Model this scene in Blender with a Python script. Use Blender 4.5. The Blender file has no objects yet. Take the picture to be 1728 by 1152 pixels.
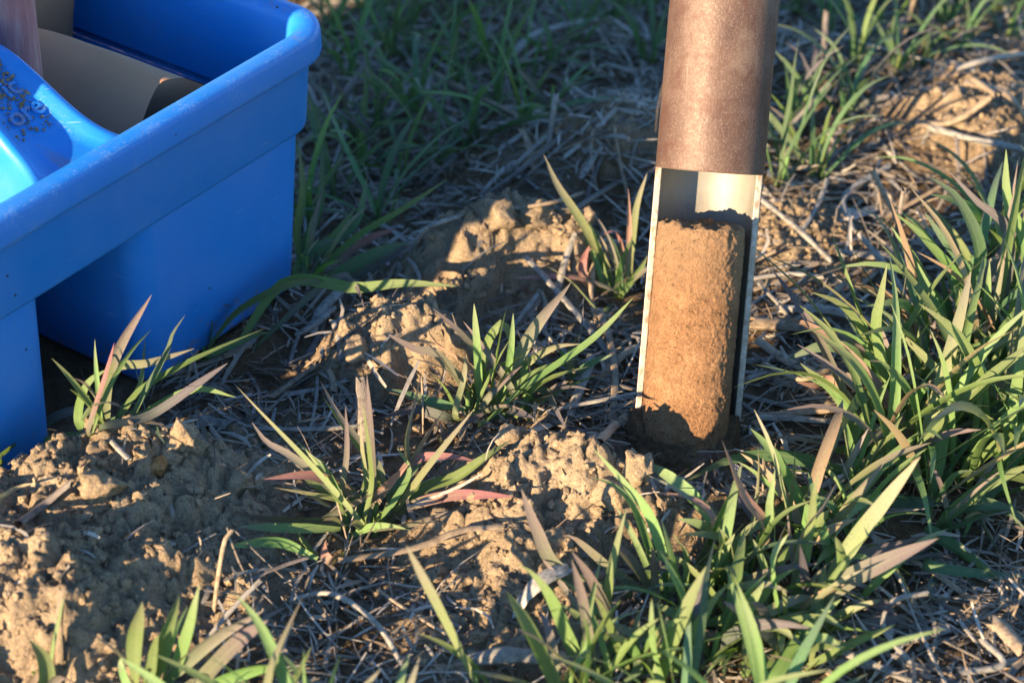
import bpy, bmesh, math, random
import numpy as np
from mathutils import Vector, Matrix, Quaternion

R = math.radians
scene = bpy.context.scene
col = scene.collection

# ------------------------------------------------------------------ camera, sky, sun, exposure
PITCH = R(32.0)
CAM = Vector((-0.0791, -0.8194, 0.5758))
cam_d = bpy.data.cameras.new('camera')
cam_d.lens = 50.0
cam_d.sensor_width = 23.5
cam_d.clip_start = 0.01
cam_d.clip_end = 500.0
cam_d.dof.use_dof = True
cam_d.dof.focus_distance = 0.985
cam_d.dof.aperture_fstop = 6.0
cam_d.dof.aperture_blades = 7
cam = bpy.data.objects.new('camera', cam_d)
cam.location = CAM
cam.rotation_euler = (R(90) - PITCH, 0, 0)
col.objects.link(cam)
scene.camera = cam

SUN_EL = R(13.5)
SUN_TRAVEL = R(46.5)                       # direction the light travels over the ground, from +X
to_sun = Vector((-math.cos(SUN_TRAVEL) * math.cos(SUN_EL), -math.sin(SUN_TRAVEL) * math.cos(SUN_EL), math.sin(SUN_EL)))

world = bpy.data.worlds.new('World')
scene.world = world
world.use_nodes = True
wn = world.node_tree
wn.nodes.clear()
wo = wn.nodes.new('ShaderNodeOutputWorld')
wb = wn.nodes.new('ShaderNodeBackground')
ws = wn.nodes.new('ShaderNodeTexSky')
ws.sky_type = 'NISHITA'
ws.sun_disc = False
ws.sun_elevation = SUN_EL
ws.sun_rotation = math.atan2(to_sun.x, to_sun.y)
ws.air_density = 1.0
ws.dust_density = 0.0
ws.ozone_density = 4.4
wb.inputs['Strength'].default_value = 0.118
wn.links.new(ws.outputs[0], wb.inputs['Color'])
wn.links.new(wb.outputs[0], wo.inputs['Surface'])

sun_d = bpy.data.lights.new('sun', 'SUN')
sun_d.energy = 5.0
sun_d.angle = R(0.53)
sun_d.color = (1.0, 0.75, 0.47)
sun = bpy.data.objects.new('sun', sun_d)
sun.rotation_euler = to_sun.to_track_quat('Z', 'Y').to_euler()
col.objects.link(sun)

vs = scene.view_settings
vs.view_transform = 'Standard'
vs.look = 'None'
vs.exposure = 1.8
vs.gamma = 1.0
scene.cycles.use_denoising = True
scene.cycles.max_bounces = 6
scene.cycles.diffuse_bounces = 3
scene.cycles.glossy_bounces = 3
scene.cycles.transmission_bounces = 4

# ------------------------------------------------------------------ pixel <-> place (1728 x 1152 photograph)
FPX = 1728 * 50.0 / 23.5
FWD = Vector((0, math.cos(PITCH), -math.sin(PITCH)))
UPV = Vector((0, math.sin(PITCH), math.cos(PITCH)))
def ray(px, py):
    return FWD + Vector((1, 0, 0)) * ((px - 864) / FPX) + UPV * ((576 - py) / FPX)
def on_z(px, py, z=0.0):
    d = ray(px, py)
    return CAM + d * ((z - CAM.z) / d.z)
def on_y(px, py, y):
    d = ray(px, py)
    return CAM + d * ((y - CAM.y) / d.y)
def to_px(p):
    q = Vector(p) - CAM
    k = q.dot(FWD)
    return 864 + FPX * q.x / k, 576 - FPX * q.dot(UPV) / k

# ------------------------------------------------------------------ numpy noise
def _hash(ix, iy, seed):
    h = (ix.astype(np.int64) * 374761393 + iy.astype(np.int64) * 668265263 + seed * 982451653) & 0xffffffff
    h = ((h ^ (h >> 13)) * 1274126177) & 0xffffffff
    h = (h ^ (h >> 16))
    h = (h * 2246822519) & 0xffffffff
    return ((h ^ (h >> 15)) & 0xffffff) / float(0xffffff)
def perlin(x, y, seed=0):
    ix = np.floor(x); iy = np.floor(y)
    fx = x - ix; fy = y - iy
    ix = ix.astype(np.int64); iy = iy.astype(np.int64)
    u = fx * fx * fx * (fx * (fx * 6 - 15) + 10)
    v = fy * fy * fy * (fy * (fy * 6 - 15) + 10)
    def g(dx, dy):
        a = _hash(ix + dx, iy + dy, seed) * (2 * np.pi)
        return np.cos(a) * (fx - dx) + np.sin(a) * (fy - dy)
    a = g(0, 0) * (1 - u) + g(1, 0) * u
    b = g(0, 1) * (1 - u) + g(1, 1) * u
    return (a * (1 - v) + b * v) * 1.5
def bumps(x, y, s, seed, rmin=0.35, rmax=0.8, fill=0.85):
    """a field of half-sunk round lumps, cell size s: 0..1"""
    X = x / s; Y = y / s
    ix = np.floor(X); iy = np.floor(Y)
    out = np.zeros_like(X)
    for dx in (-1, 0, 1):
        for dy in (-1, 0, 1):
            cx = ix + dx; cy = iy + dy
            ci = cx.astype(np.int64); cj = cy.astype(np.int64)
            px = cx + _hash(ci, cj, seed); py = cy + _hash(ci, cj, seed + 7)
            r = rmin + (rmax - rmin) * _hash(ci, cj, seed + 13) ** 1.6
            keep = _hash(ci, cj, seed + 19) < fill
            d2 = ((X - px) ** 2 + (Y - py) ** 2) / (r * r)
            b = np.sqrt(np.maximum(0, 1 - d2)) * r / rmax * keep
            out = np.maximum(out, b)
    return out
def cells(x, y, s, seed):
    """distances to the nearest and second nearest cell centre"""
    X = x / s; Y = y / s
    ix = np.floor(X); iy = np.floor(Y)
    f1 = np.full_like(X, 9.0); f2 = np.full_like(X, 9.0)
    for dx in (-1, 0, 1):
        for dy in (-1, 0, 1):
            ci = (ix + dx).astype(np.int64); cj = (iy + dy).astype(np.int64)
            d = np.sqrt((X - ci - _hash(ci, cj, seed)) ** 2 + (Y - cj - _hash(ci, cj, seed + 3)) ** 2)
            f2 = np.minimum(f2, np.maximum(f1, d)); f1 = np.minimum(f1, d)
    return f1, f2
def sstep(a, b, x):
    t = np.clip((x - a) / (b - a), 0, 1)
    return t * t * (3 - 2 * t)

# ------------------------------------------------------------------ ground relief
YAW = R(55.0)                                      # the caddy stands at an angle, tipped a little towards the camera
CROT = Matrix.Rotation(R(0.94), 3, 'Y') @ Matrix.Rotation(R(3.35), 3, 'X') @ Matrix.Rotation(YAW, 3, 'Z')
HX, HY = 0.1590, 0.1360                            # half size of the caddy's band
GAP, LEG = 0.0300, 0.1110                          # half gap between the bins, length of a bin at its foot
CADDY = Vector((-0.2640, 0.0185, 0.0060)) + CROT @ Vector((0, HY, 0))
cu = CROT @ Vector((1, 0, 0)); cv = CROT @ Vector((0, 1, 0)); cw = CROT @ Vector((0, 0, 1))

def pxmound(px, py, amp, rx, ry, rot=0.0, p=2.0):
    c = on_z(px, py, amp * 0.55)
    return (c.x, c.y, amp, rx, ry, R(rot), p)
MOUNDS = [
    pxmound(120, 915, 0.034, 0.075, 0.055, 35, 2.3),
    pxmound(225, 835, 0.016, 0.036, 0.024, 20, 2.4),
    pxmound(60, 1060, 0.022, 0.045, 0.028, 0, 2.4),
    pxmound(430, 800, 0.012, 0.060, 0.040, 20, 2.6),
    pxmound(675, 575, 0.030, 0.037, 0.028, 15, 3.6),
    pxmound(770, 490, 0.014, 0.026, 0.018, 0, 2.4),
    pxmound(850, 410, 0.034, 0.050, 0.031, 10, 3.8),
    pxmound(1030, 235, 0.042, 0.060, 0.050, 10, 2.2),
    pxmound(900, 800, 0.026, 0.034, 0.026, 10, 2.6),
    pxmound(860, 900, 0.018, 0.040, 0.030, 0, 2.4),
    pxmound(1040, 838, 0.025, 0.030, 0.019, 0, 2.6),
    pxmound(1260, 850, 0.016, 0.040, 0.022, -8, 2.2),
    pxmound(1650, 190, 0.022, 0.060, 0.045, 15, 3.0),
    pxmound(1700, 265, 0.014, 0.040, 0.030, 0, 2.6),
    pxmound(1350, 110, 0.020, 0.040, 0.050, 0, 2.2),
    pxmound(1350, 640, 0.008, 0.030, 0.020, 0, 2.2),
    pxmound(1330, 370, 0.012, 0.030, 0.025, 0, 2.2),
    pxmound(860, 1010, 0.010, 0.030, 0.018, 0, 2.2),
    pxmound(430, 1250, 0.022, 0.060, 0.030, 0, 2.4),
]
CLODM = [  # where fresh crumbly soil lies: px, py, radius m, weight
    (130, 930, 0.085, 1.0), (60, 1060, 0.06, 1.0), (300, 800, 0.05, 0.7), (450, 830, 0.06, 0.25), (680, 580, 0.042, 1.0),
    (770, 490, 0.03, 0.9), (850, 420, 0.052, 0.9), (1030, 240, 0.06, 0.45), (900, 830, 0.05, 1.0),
    (860, 930, 0.05, 0.9), (1060, 860, 0.03, 0.7), (1660, 210, 0.055, 0.7), (1350, 390, 0.04, 0.6), (850, 1010, 0.045, 0.7),
]
CLODP = [(on_z(a, b, 0.01), r, w) for a, b, r, w in CLODM]

def clod_mask(x, y):
    m = np.zeros_like(x)
    for c, r, w in CLODP:
        d2 = ((x - c.x) ** 2 + (y - c.y) ** 2) / (r * r)
        m = np.maximum(m, w * np.exp(-d2 * d2 * 0.7))
    return m
def height(x, y):
    x = np.asarray(x, float); y = np.asarray(y, float)
    wx = x + 0.010 * perlin(x / 0.03, y / 0.03, 91) + 0.004 * perlin(x / 0.010, y / 0.010, 92)
    wy = y + 0.010 * perlin(x / 0.03, y / 0.03, 93) + 0.004 * perlin(x / 0.010, y / 0.010, 94)
    h = np.zeros_like(x)
    for cx, cy, a, rx, ry, rot, p in MOUNDS:
        dx = wx - cx; dy = wy - cy
        c, s = math.cos(rot), math.sin(rot)
        q = np.sqrt(((dx * c + dy * s) / rx) ** 2 + ((-dx * s + dy * c) / ry) ** 2)
        h = np.maximum(h, 0) + a * np.exp(-np.minimum(q, 6) ** p) if False else h + a * np.exp(-np.minimum(q, 6) ** p)
    m = clod_mask(x, y)
    n1 = perlin(x / 0.11, y / 0.11, 1); n2 = perlin(x / 0.045, y / 0.045, 2); n3 = perlin(x / 0.018, y / 0.018, 3)
    h += 0.006 * n1 + 0.0035 * n2 + (0.0012 + 0.0030 * m) * n3 + (0.0004 + 0.0016 * m) * perlin(x / 0.008, y / 0.008, 4) + (0.0003 + 0.0009 * m) * perlin(x / 0.0038, y / 0.0038, 6)
    # crumbs of several sizes, thick where the soil is freshly broken
    br = sstep(-0.35, 0.35, perlin(x / 0.03, y / 0.03, 21))
    mm = m * (0.35 + 0.65 * br)
    h += mm * 0.0080 * bumps(wx, wy, 0.022, 31, 0.3, 0.75, 0.8)
    h += mm * 0.0056 * bumps(wx, wy, 0.011, 41)
    h += (0.22 + 0.78 * m) * 0.0036 * bumps(x, y, 0.0058, 51, 0.3, 0.75, 0.75) * sstep(-0.4, 0.3, perlin(x / 0.02, y / 0.02, 55) + m - 0.3)
    h += (0.25 + 0.75 * m) * 0.0019 * bumps(wx, y, 0.0032, 61, 0.3, 0.8, 0.8)
    # cracks between clods
    cr = np.abs(perlin(wx / 0.028, wy / 0.028, 71))
    h -= (0.15 + 0.85 * m) * 0.0045 * np.maximum(0, 1 - cr / 0.07)
    f1, f2 = cells(wx, wy, 0.0125, 101)
    h -= (0.05 + 0.95 * m) * 0.0030 * np.maximum(0, 1 - (f2 - f1) / 0.14)
    f1, f2 = cells(wx, wy, 0.0052, 111)
    h -= (0.08 + 0.92 * m) * 0.0014 * np.maximum(0, 1 - (f2 - f1) / 0.22)
    rg_ = np.abs(perlin(x / 0.0065, y / 0.0065, 121))
    h += (0.15 + 0.85 * m) * 0.0016 * (rg_ - 0.25)
    # level bed under the caddy, dent round the probe
    lx = (x - CADDY.x) * cu.x + (y - CADDY.y) * cu.y
    ly = (x - CADDY.x) * cv.x + (y - CADDY.y) * cv.y
    bed = CADDY.z - ((x - CADDY.x) * cw.x + (y - CADDY.y) * cw.y) / cw.z
    dq = np.maximum(np.abs(lx) - HX + 0.012, np.abs(ly) - HY + 0.010)
    k = 1 - sstep(0.0, 0.045, dq)
    h = h * (1 - k) + k * (bed - 0.001 + 0.002 * n3)
    r = np.sqrt(x * x + (y + 0.004) ** 2)
    k = 1 - sstep(0.030, 0.062, r)
    h = h * (1 - k) + k * (0.0085 + 0.003 * n3 + 0.0016 * perlin(x / 0.006, y / 0.006, 8))
    h += 0.016 * np.exp(-(((x + 0.298) / 0.040) ** 2 + ((y + 0.066) / 0.026) ** 2))
    return h

def spaced(lo, hi, step0, step1):
    out = [lo]; 
    while out[-1] < hi:
        t = (out[-1] - lo) / (hi - lo)
        out.append(out[-1] + step0 + (step1 - step0) * t)
    return out
def stretch(core, first, far):
    a = list(core); st = first
    while a[-1] < far:
        st *= 1.32; a.append(a[-1] + st)
    st = first; b = []
    v = a[0]
    while v > -far:
        st *= 1.32; v -= st; b.append(v)
    return np.array(b[::-1] + a)
GX = stretch(spaced(-0.46, 0.33, 0.00135, 0.00135), 0.00135, 80)
GY = stretch(spaced(-0.20, 0.68, 0.00105, 0.0023), 0.0018, 80)
XX, YY = np.meshgrid(GX, GY)
HH = height(XX, YY)
far_ = np.sqrt(XX ** 2 + YY ** 2)
HH += (0.05 * perlin(XX / 2.3, YY / 2.3, 77) + 0.02 * perlin(XX / 0.7, YY / 0.7, 78)) * sstep(0.9, 3.0, far_)

def Hs(x, y):
    """height of the ground sheet at one place (bilinear)"""
    i = int(np.clip(np.searchsorted(GX, x) - 1, 0, len(GX) - 2)); j = int(np.clip(np.searchsorted(GY, y) - 1, 0, len(GY) - 2))
    tx = (x - GX[i]) / (GX[i + 1] - GX[i]); ty = (y - GY[j]) / (GY[j + 1] - GY[j])
    a = HH[j, i] * (1 - tx) + HH[j, i + 1] * tx
    b = HH[j + 1, i] * (1 - tx) + HH[j + 1, i + 1] * tx
    return float(a * (1 - ty) + b * ty)
def ground_at(px, py, lift=0.0):
    """where the sight line through a pixel of the photograph meets the soil"""
    d = ray(px, py)
    t = 0.55
    p = CAM + d * t
    while t < 3.0:
        q = CAM + d * (t + 0.004)
        if q.z <= Hs(q.x, q.y) + lift:
            break
        t += 0.004
    return CAM + d * (t + 0.002)

# ------------------------------------------------------------------ materials
def mat(name):
    m = bpy.data.materials.new(name); m.use_nodes = True
    nt = m.node_tree
    b = nt.nodes['Principled BSDF']
    return m, nt, b
def nd(nt, typ, **kw):
    n = nt.nodes.new(typ)
    for k, v in kw.items():
        if k.startswith('i_'):
            n.inputs[k[2:].replace('_', ' ')].default_value = v
        else:
            setattr(n, k, v)
    return n
def ramp(nt, fac, stops):
    r = nt.nodes.new('ShaderNodeValToRGB')
    el = r.color_ramp.elements
    while len(el) < len(stops):
        el.new(0.5)
    for e, (p, c) in zip(el, stops):
        e.position = p
        e.color = (c[0], c[1], c[2], 1) if not isinstance(c, (int, float)) else (c, c, c, 1)
    nt.links.new(fac, r.inputs[0])
    return r.outputs[0]
def mixc(nt, fac, a, b, mode='MIX'):
    n = nt.nodes.new('ShaderNodeMix'); n.data_type = 'RGBA'; n.blend_type = mode
    for s, v in ((n.inputs[0], fac), (n.inputs[6], a), (n.inputs[7], b)):
        if isinstance(v, (int, float)):
            s.default_value = v
        elif isinstance(v, tuple):
            s.default_value = (*v, 1)
        else:
            nt.links.new(v, s)
    return n.outputs[2]
def math_(nt, op, a, b=None):
    n = nt.nodes.new('ShaderNodeMath'); n.operation = op
    for s, v in ((n.inputs[0], a), (n.inputs[1], b)):
        if v is None: continue
        if isinstance(v, (int, float)): s.default_value = v
        else: nt.links.new(v, s)
    return n.outputs[0]
def noise(nt, vec, scale, detail=4.0, rough=0.55, dist=0.0):
    n = nd(nt, 'ShaderNodeTexNoise')
    n.inputs['Scale'].default_value = scale; n.inputs['Detail'].default_value = detail
    n.inputs['Roughness'].default_value = rough; n.inputs['Distortion'].default_value = dist
    if vec is not None: nt.links.new(vec, n.inputs['Vector'])
    return n.outputs['Fac']
def bump(nt, b, h, strength, dist):
    n = nt.nodes.new('ShaderNodeBump')
    n.inputs['Strength'].default_value = strength; n.inputs['Distance'].default_value = dist
    nt.links.new(h, n.inputs['Height']); nt.links.new(n.outputs[0], b.inputs['Normal'])

def soil_material(name, dark, mid, light, grain=1.0, bs=0.8):
    m, nt, b = mat(name)
    g = nd(nt, 'ShaderNodeNewGeometry').outputs['Position']
    n1 = noise(nt, g, 22, 4, 0.6)
    n2 = noise(nt, g, 160, 5, 0.65)
    n3 = noise(nt, g, 900 * grain, 3, 0.7)
    c1 = ramp(nt, n1, [(0.33, dark), (0.5, mid), (0.68, light)])
    c2 = ramp(nt, n2, [(0.3, tuple(v * 0.62 for v in mid)), (0.5, mid), (0.72, tuple(min(1, v * 1.28) for v in light))])
    c = mixc(nt, 0.5, c1, c2)
    sp = ramp(nt, n3, [(0.36, 0.55), (0.5, 1.0), (0.66, 1.25)])
    c = mixc(nt, 0.8, c, sp, 'MULTIPLY')
    nt.links.new(c, b.inputs['Base Color'])
    b.inputs['Roughness'].default_value = 0.95
    b.inputs['Specular IOR Level'].default_value = 0.15
    n4 = noise(nt, g, 330 * grain, 5, 0.78)
    bump(nt, b, n4, bs, 0.0036)
    return m
M_SOIL = soil_material('soil', (0.18, 0.13, 0.083), (0.31, 0.232, 0.148), (0.40, 0.31, 0.205))
M_CRUMB = soil_material('crumb_soil', (0.25, 0.18, 0.11), (0.345, 0.255, 0.16), (0.43, 0.33, 0.215))
M_OCHRE = soil_material('ochre_soil', (0.36, 0.19, 0.07), (0.44, 0.24, 0.09), (0.52, 0.32, 0.14))
M_CORE = soil_material('core_soil', (0.28, 0.145, 0.070), (0.365, 0.198, 0.098), (0.43, 0.250, 0.132), 1.25, 1.0)
def band_core():
    # the topsoil at the upper end is greyer; thin darker layers and root stains further down
    nt = M_CORE.node_tree; b = nt.nodes['Principled BSDF']
    src = b.inputs['Base Color'].links[0].from_socket
    p = nd(nt, 'ShaderNodeTexCoord').outputs['Object']
    sz = nd(nt, 'ShaderNodeSeparateXYZ'); nt.links.new(p, sz.inputs[0])
    wob = math_(nt, 'ADD', sz.outputs[2], math_(nt, 'MULTIPLY', math_(nt, 'SUBTRACT', noise(nt, p, 60, 4, 0.7), 0.5), 0.05))
    top = ramp(nt, wob, [(0.070, 0.0), (0.112, 1.0)])
    c = mixc(nt, math_(nt, 'MULTIPLY', top, 0.75), src, (0.34, 0.225, 0.13))
    mp = nd(nt, 'ShaderNodeMapping'); mp.inputs['Scale'].default_value = (0.35, 0.35, 1.4); nt.links.new(p, mp.inputs[0])
    st = ramp(nt, noise(nt, mp.outputs[0], 75, 4, 0.65), [(0.34, 0.82), (0.5, 1.0), (0.66, 1.08)])
    c = mixc(nt, 0.9, c, st, 'MULTIPLY')
    pit = ramp(nt, noise(nt, p, 480, 2, 0.5), [(0.30, 0.45), (0.37, 1.0)])
    c = mixc(nt, 0.8, c, pit, 'MULTIPLY')
    nt.links.new(c, b.inputs['Base Color'])
band_core()
M_MOIST = soil_material('moist_soil', (0.10, 0.062, 0.035), (0.17, 0.105, 0.058), (0.24, 0.15, 0.08), 1.3, 1.0)

def leaf_material(name, base, mid, tip, t0=0.55, t1=0.95):
    m, nt, b = mat(name)
    uv = nd(nt, 'ShaderNodeUVMap'); uv.uv_map = 'UVMap'
    sx = nd(nt, 'ShaderNodeSeparateXYZ'); nt.links.new(uv.outputs[0], sx.inputs[0])
    g = nd(nt, 'ShaderNodeNewGeometry').outputs['Position']
    n1 = noise(nt, g, 55, 3, 0.6)
    v = math_(nt, 'ADD', sx.outputs[1], math_(nt, 'MULTIPLY', math_(nt, 'SUBTRACT', n1, 0.5), 0.5))
    c = ramp(nt, v, [(0.0, base), (0.22, mid), (t0, mid), (t1, tip)])
    oi = nd(nt, 'ShaderNodeObjectInfo')
    hs = nd(nt, 'ShaderNodeHueSaturation')
    nt.links.new(c, hs.inputs['Color'])
    nt.links.new(math_(nt, 'ADD', math_(nt, 'MULTIPLY', oi.outputs['Random'], 0.05), 0.475), hs.inputs['Hue'])
    nt.links.new(math_(nt, 'ADD', math_(nt, 'MULTIPLY', oi.outputs['Random'], 0.5), 0.75), hs.inputs['Value'])
    hs.inputs['Saturation'].default_value = 0.95
    # fine veins along the blade, a paler midrib
    vein = nd(nt, 'ShaderNodeMath', operation='SINE'); nt.links.new(math_(nt, 'MULTIPLY', sx.outputs[0], 75.0), vein.inputs[0])
    vv = math_(nt, 'ADD', math_(nt, 'MULTIPLY', vein.outputs[0], 0.09), 0.97)
    col_ = mixc(nt, 1.0, hs.outputs[0], vv, 'MULTIPLY')
    mid_ = math_(nt, 'LESS_THAN', math_(nt, 'ABSOLUTE', math_(nt, 'SUBTRACT', sx.outputs[0], 0.5)), 0.035)
    col_ = mixc(nt, math_(nt, 'MULTIPLY', mid_, 0.22), col_, (0.30, 0.34, 0.17))
    spots = ramp(nt, noise(nt, g, 700, 2, 0.5), [(0.30, 0.72), (0.42, 1.0)])
    col_ = mixc(nt, 0.6, col_, spots, 'MULTIPLY')
    nt.links.new(col_, b.inputs['Base Color'])
    b.inputs['Roughness'].default_value = 0.55
    b.inputs['Specular IOR Level'].default_value = 0.34
    bump(nt, b, vein.outputs[0], 0.25, 0.0004)
    tr = nd(nt, 'ShaderNodeBsdfTranslucent')
    tc = mixc(nt, 1.0, col_, (1.25, 1.35, 0.55), 'MULTIPLY')
    nt.links.new(tc, tr.inputs['Color'])
    mx = nd(nt, 'ShaderNodeMixShader'); mx.inputs[0].default_value = 0.30
    out = nt.nodes['Material Output']
    nt.links.new(b.outputs[0], mx.inputs[1]); nt.links.new(tr.outputs[0], mx.inputs[2]); nt.links.new(mx.outputs[0], out.inputs['Surface'])
    return m
LEAF = {
    'g': leaf_material('leaf_green', (0.18, 0.25, 0.08), (0.130, 0.220, 0.058), (0.165, 0.220, 0.085)),
    'y': leaf_material('leaf_lime', (0.19, 0.27, 0.08), (0.165, 0.262, 0.078), (0.225, 0.258, 0.130)),
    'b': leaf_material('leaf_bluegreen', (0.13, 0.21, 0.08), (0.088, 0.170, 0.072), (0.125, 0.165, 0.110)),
    'o': leaf_material('leaf_olive', (0.18, 0.24, 0.07), (0.215, 0.240, 0.105), (0.25, 0.22, 0.16), 0.5, 0.9),
    'p': leaf_material('leaf_purple', (0.14, 0.21, 0.07), (0.180, 0.200, 0.115), (0.215, 0.165, 0.155), 0.30, 0.80),
    'r': leaf_material('leaf_red', (0.17, 0.21, 0.08), (0.21, 0.19, 0.125), (0.36, 0.165, 0.145), 0.25, 0.65),
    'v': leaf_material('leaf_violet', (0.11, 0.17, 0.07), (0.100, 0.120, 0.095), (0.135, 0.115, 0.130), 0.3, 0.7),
    'd': leaf_material('leaf_dry', (0.22, 0.18, 0.10), (0.30, 0.22, 0.13), (0.34, 0.24, 0.15)),
}
def straw_material(name, a, b_, c):
    m, nt, b = mat(name)
    uv = nd(nt, 'ShaderNodeUVMap'); uv.uv_map = 'UVMap'
    mp = nd(nt, 'ShaderNodeMapping'); mp.inputs['Scale'].default_value = (14, 1.2, 1)
    oi = nd(nt, 'ShaderNodeObjectInfo')
    nt.links.new(uv.outputs[0], mp.inputs[0])
    cb = nd(nt, 'ShaderNodeCombineXYZ'); nt.links.new(math_(nt, 'MULTIPLY', oi.outputs['Random'], 50.0), cb.inputs[0]); nt.links.new(math_(nt, 'MULTIPLY', oi.outputs['Random'], 31.0), cb.inputs[1])
    nt.links.new(cb.outputs[0], mp.inputs['Location'])
    n1 = noise(nt, mp.outputs[0], 2.2, 5, 0.65)
    g = nd(nt, 'ShaderNodeNewGeometry').outputs['Position']
    n2 = noise(nt, g, 260, 4, 0.6)
    cc = ramp(nt, n1, [(0.28, a), (0.5, b_), (0.72, c)])
    sp = ramp(nt, n2, [(0.33, 0.5), (0.5, 1.0), (0.7, 1.18)])
    cc = mixc(nt, 0.85, cc, sp, 'MULTIPLY')
    hs = nd(nt, 'ShaderNodeHueSaturation'); nt.links.new(cc, hs.inputs['Color'])
    nt.links.new(math_(nt, 'ADD', math_(nt, 'MULTIPLY', oi.outputs['Random'], 0.55), 0.7), hs.inputs['Value'])
    nt.links.new(hs.outputs[0], b.inputs['Base Color'])
    b.inputs['Roughness'].default_value = 0.62
    b.inputs['Specular IOR Level'].default_value = 0.35
    bump(nt, b, n1, 0.6, 0.0006)
    return m
STRAW = {
    'w': straw_material('straw_weathered', (0.16, 0.145, 0.122), (0.28, 0.258, 0.22), (0.42, 0.39, 0.34)),
    't': straw_material('straw_tan', (0.16, 0.115, 0.073), (0.28, 0.21, 0.138), (0.40, 0.32, 0.225)),
    'k': straw_material('straw_dark', (0.08, 0.065, 0.055), (0.15, 0.125, 0.105), (0.24, 0.21, 0.18)),
}

def plastic():
    m, nt, b = mat('blue_plastic')
    g = nd(nt, 'ShaderNodeNewGeometry')
    pos = g.outputs['Position']
    sz = nd(nt, 'ShaderNodeSeparateXYZ'); nt.links.new(g.outputs['Normal'], sz.inputs[0])
    base = mixc(nt, noise(nt, pos, 18, 3), (0.006, 0.185, 0.58), (0.010, 0.215, 0.66))
    # pale scuffs, mostly on edges and top faces
    edge = ramp(nt, g.outputs['Pointiness'], [(0.505, 0.0), (0.56, 1.0)])
    up = ramp(nt, sz.outputs[2], [(0.25, 0.0), (0.9, 1.0)])
    fine = noise(nt, pos, 900, 5, 0.7)
    pat = noise(nt, pos, 70, 4, 0.6)
    w = math_(nt, 'ADD', math_(nt, 'MULTIPLY', edge, 0.16), math_(nt, 'MULTIPLY', up, 0.055))
    w = math_(nt, 'ADD', w, math_(nt, 'MULTIPLY', fine, 0.62))
    w = math_(nt, 'ADD', w, math_(nt, 'MULTIPLY', pat, 0.38))
    sc = ramp(nt, w, [(0.66, 0.0), (0.84, 0.6)])
    c = mixc(nt, sc, base, (0.38, 0.50, 0.66))
    # dirt in patches
    d1 = ramp(nt, noise(nt, pos, 42, 5, 0.68, 0.6), [(0.60, 0.0), (0.72, 0.55)])
    c = mixc(nt, math_(nt, 'MULTIPLY', d1, math_(nt, 'ADD', math_(nt, 'MULTIPLY', up, 0.75), 0.12)), c, (0.20, 0.15, 0.11))
    # mud splashed up from the ground, thinning upwards
    ob = nd(nt, 'ShaderNodeTexCoord').outputs['Object']
    so = nd(nt, 'ShaderNodeSeparateXYZ'); nt.links.new(ob, so.inputs[0])
    low = ramp(nt, math_(nt, 'MULTIPLY', so.outputs[2], 10.0), [(0.02, 0.20), (0.30, 0.0)])
    mud = ramp(nt, math_(nt, 'ADD', noise(nt, pos, 190, 5, 0.75), low), [(0.66, 0.0), (0.80, 0.7)])
    c = mixc(nt, mud, c, (0.22, 0.165, 0.115))
    # faint dusty film and drag scratches
    film = ramp(nt, noise(nt, pos, 9, 4, 0.7), [(0.45, 0.0), (0.75, 0.10)])
    c = mixc(nt, film, c, (0.40, 0.42, 0.44))
    ms = nd(nt, 'ShaderNodeMapping'); ms.inputs['Rotation'].default_value = (0.3, 0.2, 0.5); ms.inputs['Scale'].default_value = (1.0, 1.0, 14.0); nt.links.new(ob, ms.inputs[0])
    scr = ramp(nt, noise(nt, ms.outputs[0], 60, 2, 0.4, 0.4), [(0.73, 0.0), (0.77, 0.25)])
    c = mixc(nt, scr, c, (0.45, 0.55, 0.70))
    # a few specks
    v = nd(nt, 'ShaderNodeTexVoronoi'); v.inputs['Scale'].default_value = 85; nt.links.new(pos, v.inputs['Vector'])
    sp = ramp(nt, v.outputs['Distance'], [(0.045, 1.0), (0.075, 0.0)])
    sp2 = math_(nt, 'MULTIPLY', sp, math_(nt, 'GREATER_THAN', noise(nt, pos, 30, 2), 0.58))
    c = mixc(nt, sp2, c, (0.02, 0.025, 0.04))
    nt.links.new(c, b.inputs['Base Color'])
    nt.links.new(ramp(nt, w, [(0.5, 0.34), (0.75, 0.62)]), b.inputs['Roughness'])
    b.inputs['Specular IOR Level'].default_value = 0.5
    b.inputs['Subsurface Weight'].default_value = 0.12
    b.inputs['Subsurface Radius'].default_value = (0.2, 0.6, 1.0)
    b.inputs['Subsurface Scale'].default_value = 0.004
    h = math_(nt, 'ADD', math_(nt, 'MULTIPLY', fine, 0.4), math_(nt, 'MULTIPLY', noise(nt, pos, 240, 3), 0.6))
    bump(nt, b, h, 0.10, 0.001)
    return m
M_BLUE = plastic()

def paper(name, a, b_):
    m, nt, b = mat(name)
    p = nd(nt, 'ShaderNodeTexCoord').outputs['Object']
    mp = nd(nt, 'ShaderNodeMapping'); mp.inputs['Scale'].default_value = (1, 6, 6); nt.links.new(p, mp.inputs[0])
    n = noise(nt, mp.outputs[0], 120, 5, 0.7)
    c = mixc(nt, n, a, b_)
    nt.links.new(c, b.inputs['Base Color'])
    b.inputs['Roughness'].default_value = 0.75
    b.inputs['Specular IOR Level'].default_value = 0.25
    bump(nt, b, math_(nt, 'ADD', n, math_(nt, 'MULTIPLY', noise(nt, p, 25, 3), 3.0)), 0.18, 0.001)
    return m
M_BAG = paper('kraft_paper', (0.37, 0.195, 0.108), (0.46, 0.26, 0.15))

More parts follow.
